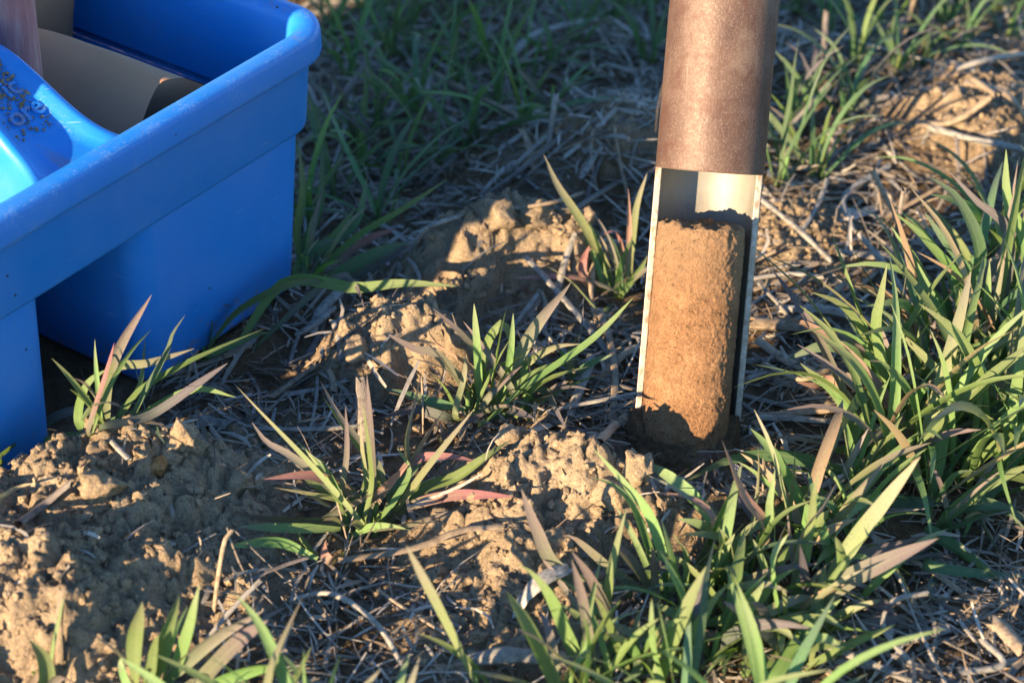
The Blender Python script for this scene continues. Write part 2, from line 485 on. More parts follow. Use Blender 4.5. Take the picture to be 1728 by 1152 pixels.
def painted_wood():
    m, nt, b = mat('faded_red_wood')
    p = nd(nt, 'ShaderNodeTexCoord').outputs['Object']
    mp = nd(nt, 'ShaderNodeMapping'); mp.inputs['Scale'].default_value = (1, 1, 0.08); nt.links.new(p, mp.inputs[0])
    n = noise(nt, mp.outputs[0], 260, 5, 0.7)
    c = ramp(nt, n, [(0.3, (0.30, 0.10, 0.10)), (0.5, (0.42, 0.19, 0.17)), (0.7, (0.47, 0.32, 0.28))])
    nt.links.new(c, b.inputs['Base Color'])
    b.inputs['Roughness'].default_value = 0.7
    bump(nt, b, n, 0.4, 0.0006)
    return m
M_WOOD = painted_wood()

def steel(name, kind):
    m, nt, b = mat(name)
    p = nd(nt, 'ShaderNodeTexCoord').outputs['Object']
    mp = nd(nt, 'ShaderNodeMapping'); mp.inputs['Scale'].default_value = (1, 1, 0.7); nt.links.new(p, mp.inputs[0])
    n0 = noise(nt, mp.outputs[0], 38, 5, 0.62)
    n1 = noise(nt, p, 520, 4, 0.7)
    n2 = noise(nt, mp.outputs[0], 900, 3, 0.6)
    if kind == 'outer':
        c = ramp(nt, n0, [(0.33, (0.048, 0.026, 0.019)), (0.46, (0.092, 0.051, 0.035)), (0.57, (0.115, 0.068, 0.047)), (0.70, (0.165, 0.113, 0.083))])
        f = ramp(nt, noise(nt, mp.outputs[0], 1500, 3, 0.7), [(0.50, 0.0), (0.68, 0.5)])
        c = mixc(nt, f, c, (0.26, 0.19, 0.14))
        blot = ramp(nt, noise(nt, p, 95, 5, 0.72, 0.5), [(0.50, 0.0), (0.64, 0.65)])
        c = mixc(nt, blot, c, (0.085, 0.036, 0.022))
        m3 = nd(nt, 'ShaderNodeMapping'); m3.inputs['Scale'].default_value = (1, 1, 0.03); m3.inputs['Rotation'].default_value = (0.06, 0.04, 0); nt.links.new(p, m3.inputs[0])
        c = mixc(nt, ramp(nt, noise(nt, m3.outputs[0], 700, 2, 0.5), [(0.68, 0.0), (0.73, 0.22)]), c, (0.34, 0.28, 0.23))
        d = ramp(nt, n1, [(0.30, 1.0), (0.42, 0.0)])
        c = mixc(nt, math_(nt, 'MULTIPLY', d, 0.6), c, (0.13, 0.075, 0.06))
        b.inputs['Metallic'].default_value = 0.22
        nt.links.new(ramp(nt, math_(nt, 'ADD', math_(nt, 'MULTIPLY', n0, 0.5), math_(nt, 'MULTIPLY', n1, 0.5)), [(0.35, 0.44), (0.65, 0.68)]), b.inputs['Roughness'])
        bump(nt, b, math_(nt, 'ADD', n1, math_(nt, 'MULTIPLY', n2, 0.5)), 0.30, 0.0005)
    elif kind == 'inner':
        c = ramp(nt, n0, [(0.3, (0.15, 0.138, 0.115)), (0.55, (0.245, 0.232, 0.20)), (0.75, (0.30, 0.285, 0.25))])
        c = mixc(nt, ramp(nt, n1, [(0.5, 0.0), (0.8, 0.5)]), c, (0.35, 0.27, 0.18))
        b.inputs['Metallic'].default_value = 0.25
        b.inputs['Roughness'].default_value = 0.58
        bump(nt, b, n2, 0.15, 0.0004)
    else:
        r1 = noise(nt, p, 130, 4, 0.7)
        c = ramp(nt, n1, [(0.3, (0.20, 0.155, 0.11)), (0.5, (0.36, 0.315, 0.25)), (0.72, (0.52, 0.475, 0.41))])
        c = mixc(nt, ramp(nt, r1, [(0.53, 0.0), (0.62, 0.85)]), c, (0.22, 0.11, 0.05))
        b.inputs['Metallic'].default_value = 0.3
        b.inputs['Roughness'].default_value = 0.5
        bump(nt, b, n1, 0.4, 0.0006)
    nt.links.new(c, b.inputs['Base Color'])
    return m
M_TUBE = steel('probe_patina', 'outer'); M_BORE = steel('probe_bore', 'inner'); M_CUT = steel('probe_cut_edge', 'edge')

# ------------------------------------------------------------------ object helpers
def link_mesh(name, verts, faces, material, parent=None, smooth=True, uvs=None, mats=None):
    me = bpy.data.meshes.new(name)
    me.from_pydata([tuple(v) for v in verts], [], faces)
    if uvs is not None:
        ul = me.uv_layers.new(name='UVMap')
        li = np.empty(len(me.loops), dtype=np.int32); me.loops.foreach_get('vertex_index', li)
        ul.data.foreach_set('uv', np.asarray(uvs, dtype=np.float32)[li].ravel())
    for m in (material if isinstance(material, list) else [material]):
        me.materials.append(m)
    if mats is not None:
        me.polygons.foreach_set('material_index', np.asarray(mats, dtype=np.int32))
    me.polygons.foreach_set('use_smooth', np.full(len(me.polygons), smooth))
    me.update()
    o = bpy.data.objects.new(name, me)
    col.objects.link(o)
    if parent is not None:
        o.parent = parent
    return o
def big_mesh(name, V, F, material, smooth=True, parent=None):
    """V (n,3) float, F (m,k) int, k = 3 or 4"""
    me = bpy.data.meshes.new(name)
    k = F.shape[1]
    me.vertices.add(len(V)); me.vertices.foreach_set('co', V.astype(np.float32).ravel())
    me.loops.add(F.size); me.loops.foreach_set('vertex_index', F.astype(np.int32).ravel())
    me.polygons.add(len(F)); me.polygons.foreach_set('loop_start', np.arange(0, F.size, k, dtype=np.int32))
    me.polygons.foreach_set('loop_total', np.full(len(F), k, dtype=np.int32))
    me.update(calc_edges=True)
    me.polygons.foreach_set('use_smooth', np.full(len(F), smooth))
    me.materials.append(material)
    o = bpy.data.objects.new(name, me); col.objects.link(o)
    if parent is not None: o.parent = parent
    return o
def empty(name, loc=(0, 0, 0), rot=None):
    o = bpy.data.objects.new(name, None); o.empty_display_size = 0.01
    o.location = loc
    if rot is not None: o.rotation_euler = rot
    col.objects.link(o)
    return o
def tag(o, label=None, cat=None, group=None, kind=None):
    if label: o['label'] = label
    if cat: o['category'] = cat
    if group: o['group'] = group
    if kind: o['kind'] = kind
    return o
def grid_faces(nu, nv, close_u=False):
    """nv rings of nu points"""
    F = []
    for j in range(nv - 1):
        for i in range(nu if close_u else nu - 1):
            a = j * nu + i; b = j * nu + (i + 1) % nu
            F.append((a, b, b + nu, a + nu))
    return F

# ------------------------------------------------------------------ ground
ny, nx = HH.shape
V = np.stack([XX.ravel(), YY.ravel(), HH.ravel()], 1)
idx = np.arange(ny * nx).reshape(ny, nx)
F = np.stack([idx[:-1, :-1].ravel(), idx[:-1, 1:].ravel(), idx[1:, 1:].ravel(), idx[1:, :-1].ravel()], 1)
# a clean hole where the probe is driven in
cx_ = (XX[:-1, :-1] + XX[1:, 1:]).ravel() / 2; cy_ = (YY[:-1, :-1] + YY[1:, 1:]).ravel() / 2
ground = big_mesh('ground', V, F[(cx_ ** 2 + cy_ ** 2) > 0.0205 ** 2], M_SOIL)
tag(ground, kind='structure')
# the old, litter-stained surface is darker than freshly broken soil
at = ground.data.attributes.new('fresh', 'FLOAT', 'POINT')
fr_ = clod_mask(XX, YY) * 1.7 + 0.35 * perlin(XX / 0.02, YY / 0.02, 301) + 0.15 * perlin(XX / 0.006, YY / 0.006, 302)
at.data.foreach_set('value', np.clip(fr_, 0, 1).astype(np.float32).ravel())
M_GROUND = M_SOIL.copy(); M_GROUND.name = 'field_soil'
nt_ = M_GROUND.node_tree; b_ = nt_.nodes['Principled BSDF']
src_ = b_.inputs['Base Color'].links[0].from_socket
an_ = nd(nt_, 'ShaderNodeAttribute'); an_.attribute_name = 'fresh'
old_ = mixc(nt_, 1.0, src_, (0.40, 0.35, 0.31), 'MULTIPLY')
nt_.links.new(mixc(nt_, an_.outputs['Fac'], old_, src_), b_.inputs['Base Color'])
ground.data.materials[0] = M_GROUND

# ------------------------------------------------------------------ soil probe: a steel tube with half its wall cut away
RO, RI = 0.0245, 0.0214
TILT_BACK, TILT_RIGHT = R(25.0), R(4.4)
axis = Vector((math.sin(TILT_RIGHT), math.sin(TILT_BACK), math.cos(TILT_BACK))).normalized()
q = Vector((0, 0, 1)).rotation_difference(axis)
probe = empty('soil_probe', (0, 0, -0.001)); probe.rotation_mode = 'QUATERNION'; probe.rotation_quaternion = q
tag(probe, 'rusty steel soil probe tube with its front half cut away, standing in the soil', 'soil probe')
ZC, ZB, ZT, ZE = 0.1335, 0.0095, 0.62, -0.14
def tube_part(name, a0, a1, z0, z1, nseg, zs, full, caps):
    """wall between RI and RO over the angles a0..a1 (0 = +x, 90 = away from the camera)"""
    V, Fc, mt = [], [], []
    n = nseg if full else nseg + 1
    ang = [a0 + (a1 - a0) * i / nseg for i in range(n)]
    zz = [z0 + (z1 - z0) * k / zs for k in range(zs + 1)]
    rings = []
    for rad in (RO, RI):
        for z in zz:
            b0 = len(V)
            for a in ang:
                V.append((rad * math.cos(a), rad * math.sin(a), z))
            rings.append(b0)
    m = n if full else n - 1
    ns = zs + 1
    for k in range(zs):
        for i in range(m):
            j = (i + 1) % n
            Fc.append((rings[k] + i, rings[k] + j, rings[k + 1] + j, rings[k + 1] + i)); mt.append(0)
            Fc.append((rings[ns + k] + j, rings[ns + k] + i, rings[ns + k + 1] + i, rings[ns + k + 1] + j)); mt.append(1)
        if not full:
            Fc.append((rings[ns + k], rings[k], rings[k + 1], rings[ns + k + 1])); mt.append(2)
            e = n - 1
            Fc.append((rings[k] + e, rings[ns + k] + e, rings[ns + k + 1] + e, rings[k + 1] + e)); mt.append(2)
    for i in range(m):
        j = (i + 1) % n
        Fc.append((rings[0] + j, rings[0] + i, rings[ns] + i, rings[ns] + j)); mt.append(2)
        Fc.append((rings[zs] + i, rings[zs] + j, rings[ns + zs] + j, rings[ns + zs] + i)); mt.append(2)
    o = link_mesh(name, V, Fc, [M_TUBE, M_BORE, M_CUT], probe, True, None, mt)
    md = o.modifiers.new('bevel', 'BEVEL'); md.width = 0.0005; md.segments = 2; md.limit_method = 'ANGLE'; md.angle_limit = R(50)
    md.harden_normals = False
    o.data.set_sharp_from_angle(angle=R(50))
    return o
tube_part('tube_barrel', 0, 2 * math.pi, ZC, ZT, 72, 6, True, True)
tube_part('window_wall', R(2), R(178), ZB - 0.0001, ZC - 0.00015, 48, 6, False, True)
tube_part('cutting_shoe', 0, 2 * math.pi, ZE, ZB - 0.0003, 72, 4, True, True)

# the soil core standing in the tube
def core_mesh():
    nu, nv = 220, 300
    th = np.linspace(0, 2 * np.pi, nu, endpoint=False)
    Z0, Z1 = -0.03, 0.1085
    zz = np.linspace(Z0, Z1, nv)
    T, Z = np.meshgrid(th, zz)
    s = T * 0.02
    per = lambda sc, sd: perlin(s / sc, Z / sc, sd) * (1 - sstep(5.7, 6.283, T)) + perlin((s - 0.04 * np.pi) / sc, Z / sc, sd) * sstep(5.7, 6.283, T)
    r = 0.0198 + 0.00022 * per(0.012, 5) + 0.00016 * per(0.004, 6) + 0.00020 * per(0.0014, 8)
    r += 0.0003 * bumps(s, Z, 0.0021, 17, 0.3, 0.7, 0.8)
    # right flank torn by the cut, upper edge crumbling
    fl = np.exp(-((T - 5.35) / 0.35) ** 2)
    r += fl * (0.00035 * per(0.006, 9) + 0.00022 * bumps(s, Z, 0.003, 23) - 0.0002)
    top = sstep(0.098, 0.1085, Z)
    r -= top * (0.0003 + 0.0009 * np.abs(per(0.005, 12)))
    Z = Z + top * (0.0011 * per(0.0035, 14) + 0.0022 * per(0.010, 15) - 0.002 * np.cos(T - 2.3) * 0 )
    X = r * np.cos(T); Y = r * np.sin(T)
    P = [np.stack([X, Y, Z], -1).reshape(-1, 3)]
    F = grid_faces(nu, nv, True)
    # rough top
    n0 = nu * nv; rings = 16
    zt = Z[-1]
    for k in range(1, rings + 1):
        f = 1 - k / rings
        rr = r[-1] * f
        x = rr * np.cos(th); y = rr * np.sin(th)
        z = zt * f + (1 - f) * 0.1085 + 0.0016 * bumps(x, y, 0.004, 29) + 0.0008 * perlin(x / 0.003, y / 0.003, 30) + 0.0008 * (1 - f)
        P.append(np.stack([x, y, z], -1))
    base = nu * (nv - 1)
    for k in range(rings):
        a0 = base if k == 0 else n0 + (k - 1) * nu
        b0 = n0 + k * nu
        for i in range(nu):
            j = (i + 1) % nu
            F.append((a0 + i, a0 + j, b0 + j, b0 + i))
    return np.concatenate(P), np.array(F)
V_, F_ = core_mesh()
core = empty('soil_core'); core.rotation_mode = 'QUATERNION'; core.rotation_quaternion = q
core.location = Vector((0, 0, -0.001)) + q @ Vector((-0.0016, -0.0016, 0))
tag(core, 'orange brown cylindrical soil core inside the cut open steel tube', 'soil core')
big_mesh('core_column', V_, F_, M_CORE, True, core)
# moist soil packed round the foot of the window, over the cut edges
def collar():
    nu, nv = 220, 70
    a0, a1 = math.pi - R(12), 2 * math.pi + R(12)
    th = np.linspace(a0, a1, nu)
    tt = np.linspace(0, 1, nv)
    T, S = np.meshgrid(th, tt)
    f = (T - 1.5 * np.pi) / (0.5 * np.pi)                    # -1 left .. 1 right
    ztop = 0.0095 + 0.0125 * np.abs(f) ** 3 + 0.0022 * perlin(T * 4, T * 0 + 3.3, 3) + 0.0012 * perlin(T * 14, T * 0 + 1.3, 4)
    ztop = np.minimum(ztop, 0.0225)
    ro = 0.0256 - 0.0022 * (1 - f * f)
    ri = 0.0185
    # outside from below up to the top, then inwards to the core
    k = np.clip(S / 0.72, 0, 1); m = np.clip((S - 0.72) / 0.28, 0, 1)
    Z = -0.022 + (ztop + 0.022) * k + 0.0004 * m
    r = ro - 0.0012 * sstep(0.75, 1.0, k) - (ro - 0.0012 - ri) * m
    s = T * 0.025
    w = (1 - 0.6 * m)
    r = r + w * (0.0009 * perlin(s / 0.008, Z / 0.008, 71) + 0.0007 * perlin(s / 0.003, Z / 0.003, 72) + 0.0010 * bumps(s, Z, 0.0045, 73))
    Z = Z + m * 0.0009 * perlin(s / 0.003, S / 0.1, 74)
    X = r * np.cos(T); Y = r * np.sin(T)
    return np.stack([X, Y, Z], -1).reshape(-1, 3), np.array(grid_faces(nu, nv))
V_, F_ = collar()
o = big_mesh('packed_soil', V_, F_, M_MOIST, True, core)
o['label'] = 'dark moist soil packed round the foot of the core'

# ------------------------------------------------------------------ blue carry caddy
caddy = empty('carry_caddy', CADDY, CROT.to_euler())
tag(caddy, 'scuffed blue plastic carry caddy with moulded centre handle, standing on the soil', 'caddy')
def rr(x0, x1, y0, y1, r, z, n=7):
    pts = []
    for cx, cy, a0 in ((x1 - r, y1 - r, 0), (x0 + r, y1 - r, 90), (x0 + r, y0 + r, 180), (x1 - r, y0 + r, 270)):
        for k in range(n + 1):
            a = R(a0 + 90.0 * k / n)
            pts.append((cx + r * math.cos(a), cy + r * math.sin(a), z))
    # extra points on the straights keep the shading even
    return pts
def loft(name, rings, material, parent, cap0=False, cap1=False, flip=False):
    V = [p for r in rings for p in r]; n = len(rings[0])
    F = grid_faces(n, len(rings), True)
    if cap0: F.append(tuple(reversed(range(n))))
    if cap1: F.append(tuple(range((len(rings) - 1) * n, len(rings) * n)))
    if flip: F = [tuple(reversed(f)) for f in F]
    o = link_mesh(name, V, F, material, parent, True)
    o.data.set_sharp_from_angle(angle=R(60))
    return o
ZS, ZF, ZR = 0.0905, 0.1300, 0.1450         # step under the band, underside of the flange, top of the rim
def full(dx, z, r=0.020):
    return rr(-HX - dx, HX + dx, -HY - dx, HY + dx, max(0.006, r + dx), z)
rings = [full(-0.006, ZS - 0.001), full(-0.0030, ZS - 0.0008), full(-0.0012, ZS + 0.0002), full(-0.0004, ZS + 0.002), full(0.0022, ZF - 0.0035), full(0.0028, ZF - 0.0010), full(0.0046, ZF - 0.0002), full(0.0070, ZF - 0.0006),
         full(0.0082, ZF + 0.0006), full(0.0086, ZF + 0.0025), full(0.0082, ZR - 0.0036), full(0.0074, ZR - 0.0014), full(0.0056, ZR - 0.0003), full(0.0020, ZR), full(-0.0012, ZR - 0.0006),
         full(-0.0036, ZR - 0.0026), full(-0.0050, ZR - 0.0060), full(-0.0062, ZR - 0.014), full(-0.0072, ZS + 0.0040)]
body = loft('rim_band', rings, M_BLUE, caddy)
for sx in (-1, 1):
    def leg(ins, z, r):
        t = z / ZS
        xa, xb = GAP - 0.003 * t + ins, GAP + LEG + 0.0085 * t - ins
        y = HY - 0.0055 + 0.0030 * t - ins
        return rr(min(sx * xa, sx * xb), max(sx * xa, sx * xb), -y, y, r, z)
    loft('bin', [leg(0.010, 0.0004, 0.006), leg(0.003, 0.0006, 0.009), leg(0.0009, 0.0016, 0.010), leg(0.0, 0.0042, 0.011), leg(0, 0.04, 0.012), leg(0, ZS + 0.0004, 0.014)], M_BLUE, caddy, cap0=True)
    def inn(ins, z, r):
        t = z / 0.095
        xa, xb = GAP + 0.0065 - 0.003 * t + ins, GAP + LEG - 0.004 + 0.0085 * t - ins
        y = HY - 0.0105 + 0.0030 * t - ins
        return rr(min(sx * xa, sx * xb), max(sx * xa, sx * xb), -y, y, r, z)
    loft('bin_lining', [inn(0.0, ZS + 0.0045, 0.014), inn(0, 0.03, 0.013), inn(0.002, 0.0075, 0.012), inn(0.008, 0.004, 0.010)], M_BLUE, caddy, cap1=True, flip=True)
# moulded handle: a saddle across the middle with raised lips, walls down into both bins
def hz(y):
    t = sstep(0.0, 1.0, np.clip((HY - 0.002 - abs(y)) / 0.066, 0, 1))
    t2 = np.clip((HY - 0.002 - abs(y)) / 0.12, 0, 1)
    return ZR - 0.0045 + 0.0245 * float(t) + 0.004 * float(t2)
ysn = [-(HY - 0.0015) + 2 * (HY - 0.0015) * k / 90 for k in range(91)]
V_, F_ = [], []
for y in ysn:
    e = (HY - 0.0015 - abs(y))
    fl = 0.0065 * math.exp(-e / 0.010) + 0.0040 * math.exp(-e / 0.040)
    w = 0.0190 + fl
    z = hz(y)
    lip = 0.0046 * (1 - math.exp(-e / 0.008))
    sec = [(-GAP - 0.0022, 0.0930), (-GAP - 0.0012, 0.1020), (-w - 0.0018, z - 0.012), (-w - 0.0004, z - 0.005), (-w, z - 0.001), (-w + 0.0012, z + 0.6 * lip), (-w + 0.0032, z + lip), (-w + 0.0056, z + 0.8 * lip), (-w + 0.0082, z + 0.15 * lip), (-w + 0.0105, z - 0.0012), (-w + 0.0145, z - 0.0016)]
    full_sec = sec + [(-x, zz) for x, zz in reversed(sec)]
    for x, zz in full_sec:
        V_.append((x, y, zz))
ns = len(full_sec)
handle = link_mesh('handle', V_, [tuple(reversed(f)) for f in grid_faces(ns, len(ysn))], M_BLUE, caddy)
# closed top of the tunnel between the bins
bx_, by_, bz_ = GAP + 0.005, HY - 0.007, ZS + 0.002
link_mesh('bridge', [(x, y, z) for z in (bz_, bz_ + 0.002) for x, y in ((-bx_, -by_), (bx_, -by_), (bx_, by_), (-bx_, by_))],
          [(3, 2, 1, 0), (4, 5, 6, 7), (0, 1, 5, 4), (1, 2, 6, 5), (2, 3, 7, 6), (3, 0, 4, 7)], M_BLUE, caddy, False)
# raised letters on the handle (most of the word lies outside the picture)
for txt, ty, tx in (('ic', -0.0925, 0.0055), ('ore', -0.1040, 0.0020)):
    cdt = bpy.data.curves.new('lettering', 'FONT'); cdt.body = txt; cdt.size = 0.0135; cdt.extrude = 0.0007; cdt.bevel_depth = 0.00025; cdt.align_x = 'CENTER'
    to = bpy.data.objects.new('lettering_curve', cdt)
    me = bpy.data.meshes.new_from_object(to)
    bpy.data.objects.remove(to)
    me.materials.clear(); me.materials.append(M_BLUE); me.name = 'lettering'
    to = bpy.data.objects.new('lettering', me); col.objects.link(to)
    to.parent = handle
    sl = math.atan2(hz(ty + 0.006) - hz(ty - 0.002), 0.008)
    to.location = (tx, ty, hz(ty) - 0.0010); to.rotation_euler = (sl, 0, 0)
# ================================================================== PART TWO
rng = random.Random(7)
ORD = ['first', 'second', 'third', 'fourth', 'fifth', 'sixth', 'seventh', 'eighth', 'ninth', 'tenth', 'eleventh', 'twelfth', 'thirteenth', 'fourteenth', 'fifteenth', 'sixteenth', 'seventeenth', 'eighteenth', 'nineteenth', 'twentieth', 'twenty-first', 'twenty-second', 'twenty-third', 'twenty-fourth', 'twenty-fifth', 'twenty-sixth']
def c2w(x, y, z):
    return CADDY + CROT @ Vector((x, y, z))

# ------------------------------------------------------------------ paper bags and tool handle in the caddy
def paper_bag(name, length, wid, hgt, seed, label, near_end=True):
    """a folded kraft bag lying on its side; local y = its length, the square bottom with folded triangles at -y"""
    root = empty(name)
    rb = random.Random(seed)
    n = 40; st = 16
    V, F = [], []
    for k in range(st + 1):
        t = k / st
        y = -length / 2 + length * t
        fl = 1 - 0.28 * max(0, t - 0.35) / 0.65
        for i in range(n):
            a = 2 * math.pi * i / n
            c, s_ = math.cos(a), math.sin(a)
            e = 0.42
            x = wid / 2 * math.copysign(abs(c) ** e, c) * (1 + 0.10 * (1 - fl))
            z = hgt / 2 * math.copysign(abs(s_) ** e, s_) * fl
            cr = 0.0016 * math.sin(7 * a + 3 * t + seed) * math.sin(9 * t + a) + 0.0010 * math.sin(23 * t + 2 * a)
            V.append((x * (1 + cr * 8), y + 0.001 * math.sin(3 * a), z * (1 + cr * 10)))
    F = [tuple(reversed(f)) for f in grid_faces(n, st + 1, True)]
    sheet = link_mesh('paper_sleeve', V, F, M_BAG, root)
    F2 = [tuple(range(st * n, (st + 1) * n))]
    link_mesh('rolled_mouth', V, F2, M_BAG, root)
    # bottom of the bag: pushed in, creased to two points
    d = 0.024
    ring = [(V[i][0] * 0.992, V[i][1] + 0.0006, V[i][2] * 0.992) for i in range(n)]
    B = ring + [(-wid * 0.10, -length / 2 + d, -hgt * 0.02), (wid * 0.20, -length / 2 + d * 0.6, hgt * 0.06)]
    F3 = []
    side = lambda i: n if ring[i % n][0] < wid * 0.06 else n + 1
    for i in range(n):
        j = (i + 1) % n
        F3.append((i, j, side(i)))
        if side(i) != side(j): F3.append((j, side(j), side(i)))
    link_mesh('folded_bottom', B, F3, M_BAG, root, False)
    tag(root, label, 'paper bag')
    return root
bag = paper_bag('paper_bag', 0.206, 0.058, 0.074, 3, 'brown paper bag lying in the blue caddy, folded end towards the rim')
bag.location = c2w(0.079, -0.014, 0.096)
bag.rotation_euler = (CROT @ Matrix.Rotation(R(-3), 3, 'Z') @ Matrix.Rotation(R(-3), 3, 'X') @ Matrix.Rotation(R(37), 3, 'Y')).to_euler()
bag2 = paper_bag('paper_bag', 0.150, 0.046, 0.050, 8, 'second brown paper bag standing behind the lying one in the caddy')
bag2.location = c2w(0.116, 0.028, 0.112)
bag2.rotation_euler = (CROT @ Matrix.Rotation(R(4), 3, 'Z') @ Matrix.Rotation(R(-84), 3, 'X')).to_euler()
shade_bag = paper_bag('paper_bag', 0.225, 0.080, 0.105, 9, 'unseen paper bag added upright in the near caddy bin to shade the lying bag')  # added out of view so that its shadow keeps the lying bag dark
shade_bag.location = c2w(-0.092, -0.022, 0.120)
shade_bag.rotation_euler = (CROT @ Matrix.Rotation(R(-88), 3, 'X')).to_euler()
V_ = []
prof = [(0.0, 0.0086), (0.012, 0.0098), (0.05, 0.0104), (0.12, 0.0098), (0.20, 0.0092), (0.26, 0.0104), (0.285, 0.0098), (0.295, 0.0055)]
for z, r_ in prof:
    for i in range(16):
        a = 2 * math.pi * i / 16
        V_.append((r_ * math.cos(a), r_ * 0.82 * math.sin(a), z))
F_ = grid_faces(16, len(prof), True) + [tuple(reversed(range(16))), tuple(range(16 * (len(prof) - 1), 16 * len(prof)))]
th_ = link_mesh('tool_handle', V_, F_, M_WOOD)
tag(th_, 'faded red wooden tool handle standing up behind the caddy handle', 'tool handle')
th_.location = c2w(0.0415, -0.052, 0.006); th_.rotation_euler = (R(3.3), R(1.0), 0.3)

# ------------------------------------------------------------------ crumbs (too many to count)
def ico():
    bm = bmesh.new(); bmesh.ops.create_icosphere(bm, subdivisions=1, radius=1.0)
    v = np.array([p.co[:] for p in bm.verts]); f = np.array([[q.index for q in p.verts] for p in bm.faces]); bm.free()
    return v, f
def ico2():
    bm = bmesh.new(); bmesh.ops.create_icosphere(bm, subdivisions=2, radius=1.0)
    v = np.array([p.co[:] for p in bm.verts]); f = np.array([[q.index for q in p.verts] for p in bm.faces]); bm.free()
    return v, f
IV, IF = ico()
IV2, IF2 = ico2()
nr = np.random.default_rng(5)
def crumb_cloud(name, pts, rad, material, sink=0.25, fine=False):
    Vb, Fb = (IV2, IF2) if fine else (IV, IF)
    n = len(pts); m = len(Vb)
    ax = nr.normal(size=(n, 3)); ax /= np.linalg.norm(ax, axis=1)[:, None]
    an = nr.uniform(0, 6.28, n)
    sc = rad[:, None] * nr.uniform(0.65, 1.25, (n, 3)); sc[:, 2] *= 0.85
    jit = nr.uniform(0.55, 1.30, (n, m, 1))
    P = Vb[None] * jit
    c = np.cos(an)[:, None, None]; s = np.sin(an)[:, None, None]; k = ax[:, None, :]
    P = P * c + np.cross(np.broadcast_to(k, P.shape), P) * s + k * (np.sum(k * P, 2, keepdims=True)) * (1 - c)
    P = P * sc[:, None, :] + pts[:, None, :] + np.array([0, 0, 1.0]) * (rad * (1 - 2 * sink))[:, None, None]
    Fc = (Fb[None] + (np.arange(n) * m)[:, None, None]).reshape(-1, 3)
    return big_mesh(name, P.reshape(-1, 3), Fc, material, False)
def scatter(n, x0, x1, y0, y1, weight):
    x = nr.uniform(x0, x1, n); y = nr.uniform(y0, y1, n)
    w = weight(x, y); k = nr.uniform(0, 1, n) < w
    x, y = x[k], y[k]
    ix = np.clip(np.searchsorted(GX, x) - 1, 0, len(GX) - 2); iy = np.clip(np.searchsorted(GY, y) - 1, 0, len(GY) - 2)
    tx = (x - GX[ix]) / (GX[ix + 1] - GX[ix]); ty = (y - GY[iy]) / (GY[iy + 1] - GY[iy])
    z = (HH[iy, ix] * (1 - tx) + HH[iy, ix + 1] * tx) * (1 - ty) + (HH[iy + 1, ix] * (1 - tx) + HH[iy + 1, ix + 1] * tx) * ty
    return np.stack([x, y, z], 1)
def off_caddy(x, y):
    lx = (x - CADDY.x) * cu.x + (y - CADDY.y) * cu.y; ly = (x - CADDY.x) * cv.x + (y - CADDY.y) * cv.y
    return ((np.abs(lx) > HX - 0.006) | (np.abs(ly) > HY - 0.006)) & (x * x + y * y > 0.031 ** 2)
probe_ring = lambda x, y: np.exp(-((np.sqrt(x * x + (y + 0.012) ** 2) - 0.036) / 0.012) ** 2)
cw_ = lambda x, y: (0.6 * probe_ring(x, y) + clod_mask(x, y) ** 1.3 * (0.25 + 0.75 * sstep(-0.2, 0.35, perlin(x / 0.03, y / 0.03, 21))) + 0.03) * off_caddy(x, y)
pts = scatter(110000, -0.46, 0.33, -0.20, 0.62, cw_)
rad = 0.0004 + 0.0024 * nr.uniform(0, 1, len(pts)) ** 4.0
o = crumb_cloud('soil_crumbs', pts, rad, M_CRUMB, 0.34)
tag(o, 'loose pale soil crumbs scattered over the broken clods', 'soil crumbs', kind='stuff')
pts = scatter(9000, -0.46, 0.33, -0.20, 0.62, lambda x, y: np.clip(clod_mask(x, y) ** 2 * sstep(-0.3, 0.3, perlin(x / 0.025, y / 0.025, 222)) + 0.5 * probe_ring(x, y), 0, 1) * off_caddy(x, y))
rad = 0.0011 + 0.0030 * nr.uniform(0, 1, len(pts)) ** 3.0
o = crumb_cloud('soil_lumps', pts, rad, M_CRUMB, 0.42, True)
tag(o, 'rough lumps of dry soil on the broken clods', 'soil lumps', kind='stuff')
# crumbs spilt on the caddy handle
hp_, hr_ = [], []
for k in range(800):
    y = -0.050 - 0.045 * nr.uniform() ** 1.3 if k % 4 else -0.080 - 0.030 * nr.uniform()
    x = nr.normal(0.004 if k % 4 else 0.0, 0.007)
    if abs(x) > 0.012: continue
    pile = max(0, 0.0055 - abs(y + 0.068) * 0.25) * nr.uniform() if k % 4 else 0
    hp_.append(c2w(x, y, hz(y) - 0.0015 + pile)[:]); hr_.append(0.0003 + 0.0009 * nr.uniform() ** 2.5)
o = crumb_cloud('spilt_crumbs', np.array(hp_), np.array(hr_), M_SOIL, 0.2)
tag(o, 'soil crumbs spilt over the raised letters on the caddy handle', 'soil crumbs', kind='stuff')

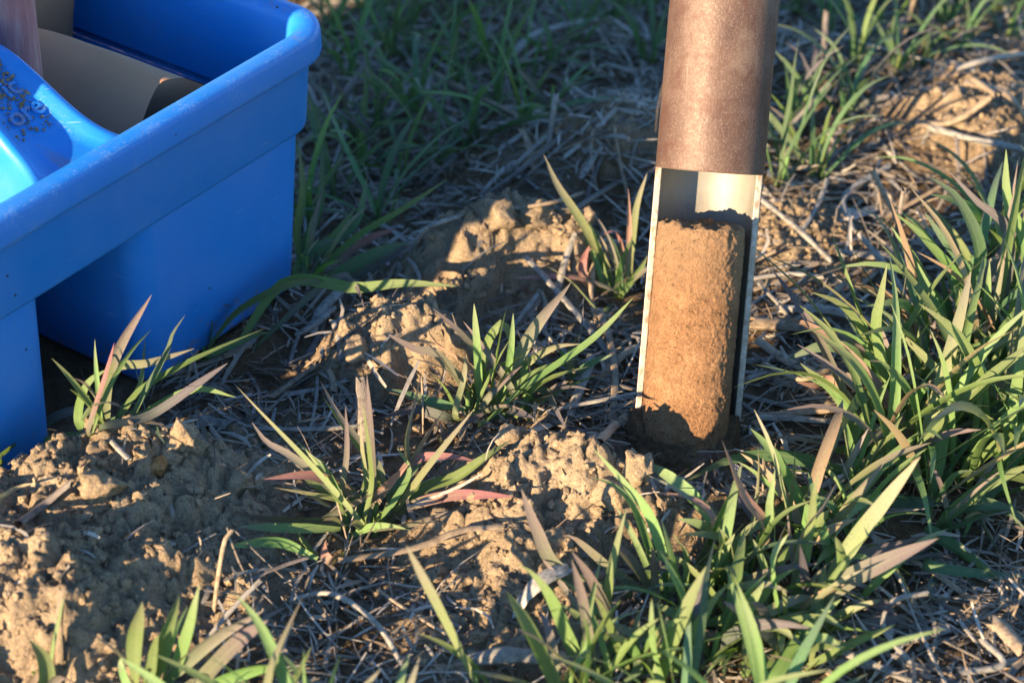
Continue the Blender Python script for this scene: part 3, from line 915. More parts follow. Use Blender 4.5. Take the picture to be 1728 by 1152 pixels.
def clod(px, py, r, material, label, seed, sq=0.8):
    g = ground_at(px, py)
    v = IV2.copy(); k = np.random.default_rng(seed)
    v = v * (1 + 0.22 * k.normal(size=(len(v), 1))) * np.array([1.1, 0.95, sq])
    bm = bmesh.new()
    vs_ = [bm.verts.new(tuple(p * r)) for p in v]
    for f in IF2: bm.faces.new([vs_[i] for i in f])
    bmesh.ops.subdivide_edges(bm, edges=bm.edges[:], cuts=2, use_grid_fill=True, smooth=0.4)
    rr_ = random.Random(seed)
    for p in bm.verts:
        p.co *= 1 + rr_.uniform(-0.10, 0.08)
    me = bpy.data.meshes.new('soil_clod'); bm.to_mesh(me); bm.free()
    me.materials.append(material)
    me.polygons.foreach_set('use_smooth', np.full(len(me.polygons), True))
    o = bpy.data.objects.new('soil_clod', me); col.objects.link(o)
    o.location = (g.x, g.y, Hs(g.x, g.y) + r * 0.45)
    o.rotation_euler = (0.2 * seed, 0.1, seed)
    return tag(o, label, 'clod')
clod(265, 792, 0.0058, M_OCHRE, 'orange ochre soil crumb on the bank in front of the blue caddy', 1)
clod(308, 748, 0.0066, M_CRUMB, 'pale upright soil crumb just above the orange one', 2, 1.1)
clod(330, 765, 0.0050, M_CRUMB, 'small lit soil crumb beside the pale upright one', 12, 0.8)
clod(165, 838, 0.0080, M_CRUMB, 'angular soil lump on top of the sunlit mound', 3)
clod(405, 825, 0.0065, M_SOIL, 'grey soil lump lying in the shade left of the reddish wheat plant', 4)
clod(1075, 800, 0.0078, M_CRUMB, 'crumbly soil lump just in front of the probe foot', 5)
clod(1030, 835, 0.0070, M_CRUMB, 'sunlit soil lump on the ridge before the probe', 6)
clod(860, 752, 0.0085, M_CRUMB, 'rounded soil lump on the crest under the broad leaf tip', 7)
clod(985, 385, 0.0070, M_CRUMB, 'soil lump catching the sun at the end of the shaded clod', 8)
clod(840, 375, 0.0105, M_SOIL, 'cracked soil lump on top of the shaded clod behind the wheat', 9)
clod(905, 380, 0.0090, M_SOIL, 'second cracked soil lump on the shaded clod behind the wheat', 10)
clod(600, 600, 0.0075, M_CRUMB, 'crumbly soil lump at the left foot of the sunlit clod', 11)

# ------------------------------------------------------------------ straw
def spline(P, n):
    P = [Vector(p) for p in P]
    if len(P) == 2:
        return [P[0].lerp(P[1], i / n) for i in range(n + 1)]
    Q = [P[0] * 2 - P[1]] + P + [P[-1] * 2 - P[-2]]
    L = [(P[i + 1] - P[i]).length for i in range(len(P) - 1)]; tot = sum(L) or 1e-9
    out = []
    for k in range(n + 1):
        d = tot * k / n; i = 0
        while i < len(L) - 1 and d > L[i]:
            d -= L[i]; i += 1
        t = min(1.0, d / max(L[i], 1e-9))
        a, b, c, e = Q[i], Q[i + 1], Q[i + 2], Q[i + 3]
        out.append(0.5 * ((2 * b) + (c - a) * t + (2 * a - 5 * b + 4 * c - e) * t * t + (3 * b - a - 3 * c + e) * t * t * t))
    return out
def straw_mesh(name, P, rad, flat=0.6, sides=6, segs=6, rg=rng, fray=0.5):
    C = spline(P, segs)
    V, UV = [], []
    up = Vector((0, 0, 1))
    for k, p in enumerate(C):
        t = (C[min(k + 1, segs)] - C[max(k - 1, 0)]).normalized()
        sd = t.cross(up)
        if sd.length < 1e-3: sd = Vector((1, 0, 0))
        sd.normalize(); nn = sd.cross(t)
        e = rg.uniform(0.85, 1.12)
        for i in range(sides + 1):
            a = 2 * math.pi * i / sides
            off = t * (rg.uniform(-1, 1) * rad * fray) if k in (0, segs) and i < sides else Vector()
            V.append(p + (sd * math.cos(a) * rad + nn * math.sin(a) * rad * flat) * e + off); UV.append((i / sides, k * 0.6))
    n = sides + 1
    F = [(j * n + i, j * n + i + 1, (j + 1) * n + i + 1, (j + 1) * n + i) for j in range(segs) for i in range(sides)]
    return V, F, UV
def rest(x, y, lift):
    return Vector((x, y, Hs(x, y) + lift))
def hero_straw(pts, rad, m, label, flat=0.7, lift=None, upright=False, segs=8, fray=0.8):
    """pts: pixels of the photograph; lying straws follow the soil, upright ones rise from their first point"""
    P = []
    if upright:
        b = ground_at(*pts[0]); P.append(b - Vector((0, 0, 0.004)))
        for i, p in enumerate(pts[1:]):
            q_ = on_y(p[0], p[1], b.y + 0.004 * (i + 1))
            P.append(q_)
    else:
        for i, p in enumerate(pts):
            l = rad * flat * 0.8 if lift is None else lift[i]
            P.append(ground_at(p[0], p[1], l))
    V, F, UV = straw_mesh('straw', P, rad, flat, 8, segs, rng, fray)
    o = link_mesh('straw', V, F, STRAW[m], None, True, UV)
    return tag(o, label, 'straw')
S = hero_straw
S([(1286, 338), (1345, 385), (1402, 440)], 0.0017, 'w', 'pale mottled straw slanting down just right of the probe window', 0.8, (0.012, 0.008, 0.004))
S([(1315, 522), (1400, 524), (1482, 550)], 0.0029, 'w', 'thick whitish speckled stalk lying right of the soil core', 0.8, (0.007, 0.008, 0.007))
S([(1268, 545), (1380, 556), (1525, 608)], 0.0044, 't', 'thickest brown straw stalk, lying below the whitish stalk', 0.6, (0.004, 0.006, 0.005))
S([(1512, 470), (1510, 430), (1518, 380), (1495, 335), (1472, 287)], 0.0016, 't', 'thin bent straw standing up among the wheat right of the probe', 0.9, None, True)
S([(1548, 430), (1480, 432), (1410, 425)], 0.0034, 'w', 'grey flattened stalk lying behind the standing straw', 0.5)
S([(1450, 396), (1500, 455), (1565, 560)], 0.0015, 'w', 'long thin straw slanting across the hollow by the wheat', 0.9, (0.022, 0.014, 0.004))
S([(1515, 560), (1535, 470), (1510, 425), (1525, 320)], 0.0013, 'k', 'dark thin stem rising beside the bent standing straw', 0.9, None, True)
S([(1280, 575), (1340, 615), (1420, 640)], 0.0026, 't', 'split tan straw slanting from under the thickest stalk', 0.5, (0.007, 0.006, 0.008))
S([(1285, 640), (1360, 655), (1410, 690)], 0.0030, 't', 'frayed sunlit straw at the foot of the probe', 0.35)
S([(1290, 615), (1350, 640), (1395, 625)], 0.0016, 't', 'thin sunlit straw crossing the frayed one by the probe', 0.8, (0.012, 0.012, 0.010))
S([(1272, 470), (1330, 462), (1390, 468)], 0.0013, 'w', 'thin grey straw lying level beside the probe window', 0.9, (0.008, 0.008, 0.006))
S([(1280, 478), (1315, 515), (1340, 548)], 0.0010, 'w', 'fine curved grey fibre right of the core', 0.9, (0.012, 0.010, 0.004))
S([(800, 1112), (860, 1105), (965, 1112)], 0.0040, 'w', 'broken thick straw stub lying at the bottom edge behind two blades', 0.7, (0.006, 0.008, 0.006))
S([(490, 1012), (550, 1000), (605, 1025), (650, 1070), (682, 1130)], 0.0012, 'w', 'arched white banded stem in the shaded bottom foreground', 0.9, (0.004, 0.016, 0.022, 0.016, 0.004), segs=12)
S([(98, 1110), (100, 1050), (104, 990)], 0.0019, 't', 'pale flat straw standing upright on the sunlit mound', 0.4, None, True)
S([(358, 1030), (370, 960), (380, 910), (393, 893)], 0.0009, 't', 'pale crooked stick standing at the edge of the soil bank', 0.9, None, True)
S([(350, 985), (360, 1000), (335, 925)], 0.0012, 't', 'short brown stick beside the crooked pale one', 0.9, None, True)
S([(607, 760), (612, 700), (608, 640)], 0.0022, 'k', 'torn straw toned dark for its shade, standing flat inside the reddish wheat plant', 0.16, None, True)  # dark straw colour stands in for the shade on this piece
S([(538, 612), (500, 640), (455, 672)], 0.0019, 't', 'tan straw stub pointing up to the sunlit clod', 0.7, (0.008, 0.006, 0.004))
S([(470, 668), (540, 655), (590, 640)], 0.0017, 'w', 'straw lying against the lower left foot of the sunlit clod', 0.5)
S([(503, 215), (575, 165), (640, 72)], 0.0017, 'k', 'long dark straw leaning in the shaded litter behind the caddy', 0.9, (0.006, 0.02, 0.040))
S([(868, 548), (890, 520), (912, 492)], 0.0017, 'w', 'straw forming one side of a small arch left of the probe', 0.8, (0.003, 0.010, 0.017))
S([(912, 492), (922, 520), (918, 560)], 0.0017, 'w', 'straw forming the steep side of the small arch', 0.8, (0.018, 0.010, 0.003))
S([(870, 1030), (905, 985), (955, 955)], 0.0042, 'w', 'curled piece of grey straw sheath in the soil hollow', 0.35, (0.004, 0.010, 0.006))
S([(575, 945), (700, 925), (775, 895), (855, 888)], 0.0022, 't', 'dry tan blade lying across the crumbly ridge', 0.3, (0.010, 0.012, 0.012, 0.008))
S([(1555, 212), (1610, 205), (1672, 165)], 0.0026, 't', 'bright sunlit straw on the mound at the upper right', 0.8, (0.008, 0.010, 0.016))
S([(1640, 132), (1682, 162)], 0.0020, 't', 'short straw propped on the upper right mound', 0.8, (0.022, 0.016))
S([(1560, 212), (1640, 235), (1728, 252)], 0.0024, 'w', 'long pale straw lying below the upper right mound', 0.8, (0.008, 0.008, 0.008))
S([(1630, 140), (1700, 160), (1740, 215)], 0.0030, 't', 'curved straw over the top of the upper right mound', 0.5, (0.016, 0.018, 0.006))
S([(1610, 118), (1670, 100), (1740, 90)], 0.0022, 'w', 'grey straw in the shade above the upper right mound', 0.8, (0.010, 0.012, 0.010))
S([(1565, 1000), (1510, 1012), (1490, 1042), (1500, 1075), (1560, 1142)], 0.0012, 'w', 'white hooked root loop at the bottom right', 0.9, (0.020, 0.022, 0.016, 0.010, 0.003), segs=14)
S([(1415, 1118), (1510, 1085), (1602, 1058)], 0.0027, 'w', 'thick grey straw lying under the hooked root', 0.7)
S([(1658, 1080), (1694, 1120), (1620, 1135)], 0.0017, 'w', 'kinked straw near the bottom right corner', 0.8, (0.010, 0.006, 0.004))
S([(1590, 1152), (1660, 1130), (1728, 1115)], 0.0023, 't', 'tan straw running out of the bottom right corner', 0.7)
S([(1675, 1045), (1728, 1100)], 0.0040, 't', 'broad tan stub at the right edge near the bottom', 0.5, (0.010, 0.008))
S([(1440, 390), (1425, 330), (1500, 280)], 0.0018, 'w', 'grey straw in the shade behind the bent standing straw', 0.7, (0.004, 0.006, 0.004))
S([(1420, 370), (1480, 350), (1505, 345)], 0.0040, 'w', 'flat grey straw strip behind the bent standing straw', 0.25)
S([(1250, 250), (1330, 215), (1400, 140)], 0.0018, 'w', 'shaded straw rising behind the probe tube', 0.8, (0.004, 0.006, 0.02))
S([(1340, 90), (1385, 95), (1395, 20)], 0.0020, 'k', 'forked shaded straw at the top right of the tube', 0.8, (0.004, 0.008, 0.03))
S([(1515, 95), (1530, 40), (1545, -15)], 0.0020, 't', 'upright tan stem at the top edge right of the tube', 0.9, None, True)
S([(1470, 130), (1560, 70), (1620, 30)], 0.0018, 't', 'long brown straw slanting in the shade at the top right', 0.8, (0.004, 0.012, 0.020))
S([(700, 80), (790, 95), (830, 45)], 0.0022, 'w', 'grey bent straw in the shade above the centre grass', 0.7, (0.006, 0.008, 0.022))
S([(845, 120), (900, 60), (1010, 30)], 0.0026, 'w', 'thick grey straw in the shade at the top centre', 0.7, (0.006, 0.014, 0.016))
S([(925, 240), (935, 180), (938, 160)], 0.0017, 'w', 'pale short straw standing on the shaded soil slope', 0.8, None, True)
S([(980, 300), (1000, 270), (1018, 245)], 0.0020, 'w', 'pale straw chip on the shaded slope left of the tube', 0.6, (0.004, 0.006, 0.010))
S([(885, 350), (940, 340), (985, 325)], 0.0013, 't', 'thin tan fibre between the two shaded clods', 0.8, (0.006, 0.010, 0.012))
S([(960, 360), (1040, 310), (1100, 290)], 0.0017, 'k', 'dark straw running to the tube from the shaded clod', 0.8, (0.004, 0.006, 0.006))
S([(1010, 640), (1050, 600), (1075, 585)], 0.0022, 't', 'tan straw lying against the probe at its left foot', 0.7, (0.004, 0.006, 0.008))
S([(960, 700), (985, 640), (1000, 600)], 0.0024, 'w', 'pale split straw leaning left of the probe foot', 0.5, (0.004, 0.008, 0.012))
S([(890, 730), (930, 715), (985, 700)], 0.0030, 'w', 'flat grey straw between the middle wheat plant and the probe', 0.3)
S([(1010, 745), (1040, 715), (1060, 700)], 0.0026, 't', 'brown straw stub tucked under the probe foot', 0.6)
S([(320, 705), (360, 712), (395, 718)], 0.0040, 'w', 'flat wood chip of grey straw before the caddy', 0.35)
S([(560, 520), (535, 545), (500, 565)], 0.0022, 'w', 'grey straw slanting beside the caddy corner', 0.7, (0.010, 0.008, 0.004))
S([(575, 490), (545, 520), (525, 560)], 0.0030, 'w', 'broad straw leaning from the caddy corner to the clod', 0.4, (0.014, 0.010, 0.004))
S([(700, 415), (720, 385), (778, 364)], 0.0014, 'w', 'thin pale curved straw above the reddish leaf by the clod', 0.8, (0.006, 0.012, 0.012))
S([(30, 885), (70, 855), (120, 815)], 0.0020, 'k', 'dark stem lying on the upper side of the sunlit mound', 0.8, (0.005, 0.006, 0.006))

# the many other straws, lying at random; each is its own piece
REG = {
    'behind': ('in the litter behind the caddy', 'straws in the shade behind the caddy'),
    'upright': ('in the upper right litter', 'straws in the upper right litter'),
    'right': ('in the mulch right of the probe', 'straws right of the probe'),
    'foot': ('left of the probe foot', 'straws left of the probe foot'),
    'bottom': ('at the bottom right', 'straws at the bottom right'),
    'front': ('on the bank below the reddish plant', 'straws in the foreground'),
    'caddy': ('at the foot of the caddy', 'straws beside the caddy'),
}
def poly_px(box, n):
    for _ in range(n):
        yield rng.uniform(box[0], box[2]), rng.uniform(box[1], box[3])
SPOTS = [('behind', (500, 0, 1110, 330), 110), ('upright', (1290, 0, 1728, 330), 66), ('right', (1262, 330, 1540, 760), 58), ('foot', (880, 500, 1065, 760), 40),
         ('bottom', (1380, 980, 1728, 1152), 34), ('front', (330, 920, 760, 1140), 34), ('caddy', (120, 560, 600, 740), 34)]
made = []
for reg, box, n in SPOTS:
    for px, py in poly_px(box, n):
        g = ground_at(px, py)
        if not off_caddy(np.array([g.x]), np.array([g.y]))[0]: continue
        if clod_mask(np.array([g.x]), np.array([g.y]))[0] > 0.55 and rng.random() < 0.8: continue
        L = rng.uniform(0.012, 0.055) if rng.random() < 0.75 else rng.uniform(0.05, 0.10)
        a = rng.uniform(0, math.pi) if reg != 'right' else rng.gauss(0.1, 0.6)
        bend = rng.uniform(-0.25, 0.25)
        P = []
        for k in range(5):
            t = k / 4 - 0.5
            x = g.x + math.cos(a + bend * t) * L * t; y = g.y + math.sin(a + bend * t) * L * t
            P.append([x, y, Hs(x, y)])
        # a stiff straw rests on the high points: straight line lifted over the soil, slight sag
        z0, z1 = P[0][2], P[4][2]
        lift = max(0, max(P[k][2] - (z0 + (z1 - z0) * k / 4) for k in range(5)))
        tip = rng.uniform(0, 0.012) if rng.random() < 0.3 else 0
        rad = rng.choice([0.0006, 0.0008, 0.0011, 0.0014, 0.0019] if reg != 'front' else [0.0005, 0.0007, 0.0009, 0.0012])
        flat = rng.choice([0.25, 0.5, 0.8])
        for k in range(5):
            P[k][2] = z0 + (z1 - z0) * k / 4 + lift * 0.7 + rad * flat * 0.6 + tip * k / 4
        V, F, UV = straw_mesh('straw', P, rad, flat, 6, 5, rng, 1.0)
        ci = rng.choice('wwwttkk' if reg in ('behind', 'bottom', 'caddy') else 'wwtttkk')
        o = link_mesh('straw', V, F, STRAW[ci], None, True, UV)
        made.append((reg, ('long' if L > 0.05 else 'short') + (' flat' if flat < 0.3 else (' thick' if rad > 0.0016 else ' thin')), ci, px, o))

buckets = {}
for reg, look, ci, px, o in made:
    buckets.setdefault((reg, look, ci), []).append((px, o))
for (reg, look, ci), lst in buckets.items():
    lst.sort(key=lambda t: t[0])
    for i, (px, o) in enumerate(lst):
        tag(o, '%s%s %s straw %s' % (ORD[i] + ' from the left, ' if len(lst) > 1 else 'only ', look, {'w': 'grey', 't': 'tan', 'k': 'dark'}[ci], REG[reg][0]), 'straw', REG[reg][1])

# chaff and fine fibres nobody could count
def chaff(name, n, weight, lmin, lmax, wmin, wmax, material, label, tilt=0.25, box=(-0.50, 0.37, -0.22, 0.70)):
    pts = scatter(n, *box, weight)
    m = len(pts)
    a = nr.uniform(0, 2 * np.pi, m); L = lmin + (lmax - lmin) * nr.uniform(0, 1, m) ** 2; W = nr.uniform(wmin, wmax, m)
    el = nr.normal(0, tilt, m); roll = nr.normal(0, 0.5, m); bd = nr.normal(0, 0.14, m)
    Vs = []
    for k in range(4):
        t = k / 3 - 0.5
        aa = a + bd * t * 2
        cx = pts[:, 0] + np.cos(aa) * L * t; cy = pts[:, 1] + np.sin(aa) * L * t
        cz = pts[:, 2] + 0.0009 + np.abs(np.sin(el)) * L * (t + 0.5) + 0.12 * L * (0.25 - t * t)
        wx = -np.sin(aa) * W * 0.5; wy = np.cos(aa) * W * 0.5; wz = np.sin(roll) * W * 0.5
        sc = 1.0 if k in (1, 2) else 0.55
        Vs.append(np.stack([cx - wx * sc, cy - wy * sc, cz - wz * sc], 1)); Vs.append(np.stack([cx + wx * sc, cy + wy * sc, cz + wz * sc], 1))
    Vv = np.stack(Vs, 1)
    q0 = np.array([[0, 1, 3, 2], [2, 3, 5, 4], [4, 5, 7, 6]])
    Ff = (q0[None] + (np.arange(m) * 8)[:, None, None]).reshape(-1, 4)
    o = big_mesh(name, Vv.reshape(-1, 3), Ff, material, False)
    return tag(o, label, 'straw litter', kind='stuff')
def litter_w(x, y):
    return (1 - 0.93 * np.clip(clod_mask(x, y) * 1.15, 0, 1)) * (0.30 + 0.70 * sstep(-0.5, 0.3, perlin(x / 0.05, y / 0.05, 88))) * off_caddy(x, y)
def chaff_mat(name, a, b_, c):
    m, nt, b = mat(name)
    g = nd(nt, 'ShaderNodeNewGeometry')
    cc = ramp(nt, g.outputs['Random Per Island'], [(0.0, a), (0.5, b_), (1.0, c)])
    nt.links.new(mixc(nt, 0.7, cc, ramp(nt, noise(nt, g.outputs['Position'], 300, 3), [(0.3, 0.6), (0.65, 1.15)]), 'MULTIPLY'), b.inputs['Base Color'])
    b.inputs['Roughness'].default_value = 0.7
    return m
M_CH1 = chaff_mat('chaff_grey', (0.11, 0.09, 0.068), (0.24, 0.205, 0.16), (0.44, 0.395, 0.33))
M_CH2 = chaff_mat('chaff_brown', (0.07, 0.052, 0.036), (0.17, 0.125, 0.078), (0.33, 0.25, 0.165))
chaff('straw_litter', 34000, litter_w, 0.006, 0.036, 0.0004, 0.0020, M_CH1, 'grey flattened straw litter covering the soil between the plants')
chaff('straw_litter', 42000, lambda x, y: litter_w(x, y) * ((x < -0.48) | (x > 0.35) | (y < -0.20) | (y > 0.68)), 0.010, 0.045, 0.0006, 0.0026, M_CH1, 'straw litter on the field around the caddy and beyond the picture', 0.25, (-1.2, 1.1, -0.6, 1.7))
chaff('root_fibres', 20000, lambda x, y: np.clip(litter_w(x, y) + 0.08, 0, 1), 0.005, 0.030, 0.0003, 0.0009, M_CH2, 'fine brown fibres and rootlets strewn over the soil', 0.4)

# ------------------------------------------------------------------ wheat
def leaf_mesh(name, P, w, material, parent, segs=14, roll=0.0, twist=0.0, fold=0.35, nh=None, blunt=2.6):
    C = spline(P, segs)
    V, UV, F = [], [], []
    nh = nh or Vector((0, -0.7, 0.7))
    prev = None
    for k, p in enumerate(C):
        s = k / segs
        t = (C[min(k + 1, segs)] - C[max(k - 1, 0)])
        t = t.normalized() if t.length > 1e-9 else Vector((0, 0, 1))
        base = nh if prev is None else prev
        n = base - t * base.dot(t)
        if n.length < 1e-4: n = Vector((0.3, -0.6, 0.4)) - t * 0.1
        n.normalize(); prev = n.copy()
        n = Quaternion(t, roll + twist * s) @ n
        sd = t.cross(n)
        f = min(1.0, 0.45 + 1.7 * s) * (1 - max(0.0, (s - 0.38) / 0.62) ** blunt) + 0.03
        hw = w * 0.5 * f
        V += [p - sd * hw + n * hw * fold, p, p + sd * hw + n * hw * fold]
        UV += [(0, s), (0.5, s), (1, s)]
    for k in range(segs):
        a = k * 3
        F += [(a, a + 1, a + 4, a + 3), (a + 1, a + 2, a + 5, a + 4)]
    return link_mesh(name, V, F, material, parent, True, UV)
def stem_mesh(base, top, r, parent, m='y'):
    C = spline([base - Vector((0, 0, 0.006)), base.lerp(top, 0.5), top], 4)
    V, UV = [], []
    for k, p in enumerate(C):
        for i in range(8):
            a = 2 * math.pi * i / 7
            V.append(p + Vector((math.cos(a) * r, math.sin(a) * r, 0)) * (1 - 0.10 * k)); UV.append((i / 7, k / 4 * 0.5))
    F = [(j * 8 + i, j * 8 + i + 1, (j + 1) * 8 + i + 1, (j + 1) * 8 + i) for j in range(4) for i in range(7)]
    return link_mesh('stem', V, F, LEAF[m], parent, True, UV)

def hero_plant(base, label, leaves, group=None, stems=1):
    """base: pixel where the plant leaves the soil; leaf: (pixels, width mm, colour, depth of the tip behind the base m)"""
    b = ground_at(*base)
    root = empty('wheat_plant', b)
    tag(root, label, 'wheat plant', group)
    rg = random.Random(base[0] * 7 + base[1])
    inv = Matrix.Translation(-b)
    for lf in leaves:
        px, w, c = lf[0], lf[1], lf[2]
        dy = lf[3] if len(lf) > 3 else rg.uniform(-0.02, 0.02)
        g0 = ground_at(*px[0])
        y0 = b.y + max(-0.02, min(0.02, (g0.y - b.y) * 0.5))
        P = []
        for i, p in enumerate(px):
            s = i / (len(px) - 1)
            q_ = on_y(p[0], p[1], y0 + dy * s)
            if q_.z < Hs(q_.x, q_.y) + 0.006:
                q_ = ground_at(p[0], p[1], 0.0065)
            P.append(q_)
        if (P[0] - b).length > 0.007 and P[0].z > Hs(P[0].x, P[0].y) + 0.006:
            P.insert(0, b.lerp(Vector((P[0].x, P[0].y, Hs(P[0].x, P[0].y))), 0.35) - Vector((0, 0, 0.001)))
        nh = Vector((rg.uniform(-0.45, 0.45), -0.75, 0.55 + rg.uniform(-0.3, 0.3)))
        leaf_mesh('leaf', [p - b for p in P], w * 0.00047, LEAF[c], root, 16, rg.uniform(-0.5, 0.5), rg.uniform(-1.1, 1.1), rg.uniform(0.1, 0.6), nh, rg.uniform(2.2, 3.6))
    for k in range(3 * stems if len(leaves) > 6 else stems):
        a = rg.uniform(0, 6.28); L = rg.uniform(0.030, 0.062); e0 = R(rg.uniform(45, 85)); dr = R(rg.uniform(5, 60))
        p = Vector((rg.uniform(-0.008, 0.008), rg.uniform(-0.006, 0.006), -0.001)); P = [p.copy()]
        for i in range(5):
            e = e0 - dr * ((i + 0.5) / 5) ** 1.5
            p = p + Vector((math.cos(a) * math.cos(e), math.sin(a) * math.cos(e), math.sin(e))) * (L / 5)
            p.z = max(p.z, Hs(p.x + b.x, p.y + b.y) + 0.003 - b.z)
            P.append(p.copy())
        leaf_mesh('leaf', P, rg.uniform(0.0020, 0.0036), LEAF[rg.choice('yygopp')], root, 12, rg.uniform(-1, 1), rg.uniform(-1.3, 1.3), rg.uniform(0.2, 0.7), Vector((-math.cos(a), -math.sin(a), 0.7)), rg.uniform(2.0, 3.2))
    for k in range(stems):
        o = Vector((rg.uniform(-0.006, 0.006), rg.uniform(-0.004, 0.004), 0)) * (k > 0)
        stem_mesh(o, o + Vector((rg.uniform(-0.004, 0.004), 0, 0.014)), 0.0016, root)
    return root
HP = hero_plant
HP((612, 900), 'spreading wheat plant with red and purple leaf tips, in the middle foreground', [
    ([(614, 885), (520, 775), (400, 652)], 6.5, 'o', 0.0), ([(604, 868), (500, 775), (450, 745), (425, 712)], 7, 'p', 0.0),
    ([(602, 838), (530, 802), (445, 808)], 10, 'r', -0.02), ([(600, 850), (540, 822), (500, 795)], 8, 'y', 0.0), ([(596, 850), (520, 830), (462, 822)], 7, 'o', -0.01),
    ([(565, 880), (480, 876), (388, 864)], 10, 'p', -0.01), ([(575, 893), (480, 891), (400, 888)], 9, 'y', -0.015),
    ([(572, 868), (585, 770), (583, 685)], 5.5, 'p', 0.01), ([(630, 860), (625, 720), (619, 632)], 6.5, 'p', 0.01), ([(620, 830), (612, 760), (608, 700)], 5, 'o', 0.0),
    ([(614, 888), (630, 820), (626, 760), (612, 680)], 9, 'y', -0.005), ([(645, 800), (575, 705), (540, 642)], 5.5, 'p', 0.0), ([(640, 810), (580, 720), (545, 670)], 5.5, 'g', 0.0),
    ([(690, 810), (685, 740), (712, 625)], 7, 'p', 0.0), ([(665, 865), (720, 790), (800, 690)], 6.5, 'o', 0.0), ([(690, 785), (725, 725), (754, 686)], 8, 'p', 0.0),
    ([(618, 893), (690, 882), (756, 862)], 13, 'p', -0.02), ([(690, 855), (770, 835), (868, 838)], 10, 'r', -0.02), ([(700, 830), (770, 805), (820, 772), (862, 742)], 10, 'g', 0.01),
    ([(690, 785), (750, 770), (806, 779)], 9, 'r', 0.0), ([(630, 850), (660, 810), (690, 782)], 10, 'r', 0.0), ([(540, 885), (590, 850), (660, 822)], 9, 'p', 0.0),
    ([(556, 945), (548, 915), (575, 888)], 9, 'r', 0.0), ([(536, 942), (470, 915), (385, 922)], 9, 'g', -0.01), ([(536, 938), (512, 912), (495, 888)], 5, 'y', 0.0),
    ([(620, 860), (700, 790), (712, 750)], 8, 'b', 0.015), ([(640, 880), (690, 800), (670, 755)], 6, 'g', 0.01)], None, 3)
HP((800, 700), 'upright wheat plant in front of the sunlit clod, left of the probe', [
    ([(795, 665), (740, 600), (700, 588), (648, 560)], 9, 'p', 0.0), ([(802, 625), (740, 580), (718, 548)], 9, 'r', 0.01), ([(805, 605), (780, 565), (730, 520)], 6, 'p', 0.0),
    ([(808, 665), (806, 590), (800, 512)], 8, 'y', 0.0), ([(850, 655), (862, 590), (866, 528)], 7, 'y', 0.0), ([(818, 595), (836, 556), (852, 548), (864, 600)], 9, 'y', 0.0),
    ([(880, 592), (912, 538), (964, 476)], 13, 'p', 0.0), ([(820, 712), (890, 650), (1000, 572), (1068, 503)], 10, 'g', 0.0), ([(880, 620), (935, 585), (980, 580)], 8, 'o', -0.01),
    ([(880, 655), (922, 660), (956, 722)], 9, 'v', -0.01), ([(785, 692), (720, 678), (645, 655)], 11, 'b', 0.01), ([(750, 702), (700, 690), (640, 706)], 9, 'v', 0.0),
    ([(768, 700), (782, 640), (787, 598)], 6, 'o', 0.0), ([(870, 705), (910, 650), (995, 618)], 9, 'y', 0.0), ([(800, 650), (850, 612), (885, 600)], 9, 'g', 0.0),
    ([(815, 715), (850, 690), (892, 648)], 6, 'y', -0.01), ([(740, 740), (770, 720), (830, 690)], 8, 'v', 0.0), ([(880, 690), (960, 650), (1010, 632)], 7, 'b', 0.01), ([(790, 700), (850, 690), (900, 705)], 9, 'v', 0.0)], None, 3)
HP((1045, 495), 'small wheat plant growing against the left edge of the probe window', [
    ([(1022, 445), (980, 372), (940, 312), (917, 260)], 9.5, 'o', 0.0), ([(1045, 492), (985, 468), (935, 464), (866, 469)], 9, 'r', -0.01), ([(1058, 475), (1061, 400), (1060, 318)], 6.5, 'r', 0.0),
    ([(1062, 440), (1074, 350), (1092, 292)], 8, 'o', 0.0), ([(1052, 485), (1046, 432), (1028, 396)], 11, 'b', -0.01), ([(1022, 450), (1006, 405), (993, 372)], 7, 'y', 0.0),
    ([(986, 470), (984, 440), (995, 414)], 10, 'r', 0.0), ([(1050, 492), (1075, 460), (1092, 432)], 8, 'y', -0.01), ([(1052, 430), (1040, 390), (1018, 396)], 7, 'r', -0.01), ([(1010, 525), (965, 478), (920, 447)], 6, 'o', -0.01), ([(1040, 490), (1050, 440), (1068, 400)], 7, 'g', 0.0)], None, 2)
HP((165, 715), 'wheat plant in front of the gap between the caddy bins', [
    ([(182, 645), (205, 580), (256, 497)], 10, 'p', 0.0), ([(186, 628), (250, 612), (328, 588)], 10, 'o', 0.0), ([(148, 728), (178, 630), (193, 578)], 5, 'r', 0.0), ([(134, 708), (148, 650), (182, 622)], 10, 'g', 0.0),
    ([(272, 682), (335, 656), (398, 670)], 8, 'g', -0.01), ([(228, 668), (300, 622), (362, 592), (452, 552)], 10, 'g', 0.01), ([(280, 600), (292, 565), (313, 531)], 6.5, 'b', 0.01), ([(172, 720), (250, 702), (330, 650), (385, 612)], 9, 'v', 0.01), ([(205, 690), (235, 650), (245, 570)], 6, 'b', 0.01)], None, 2)
HP((8, 772), 'wheat plant curling out from under the near corner of the caddy', [
    ([(0, 775), (40, 742), (92, 712)], 10, 'y', 0.0), ([(10, 768), (100, 742), (192, 733)], 12, 'y', -0.01), ([(60, 725), (130, 692), (205, 722)], 9, 'v', 0.0), ([(180, 716), (240, 700), (278, 748)], 9, 'b', -0.01), ([(-20, 830), (20, 800), (40, 795)], 10, 'p', 0.0), ([(-20, 850), (30, 822), (60, 815)], 7, 'd', 0.0)])
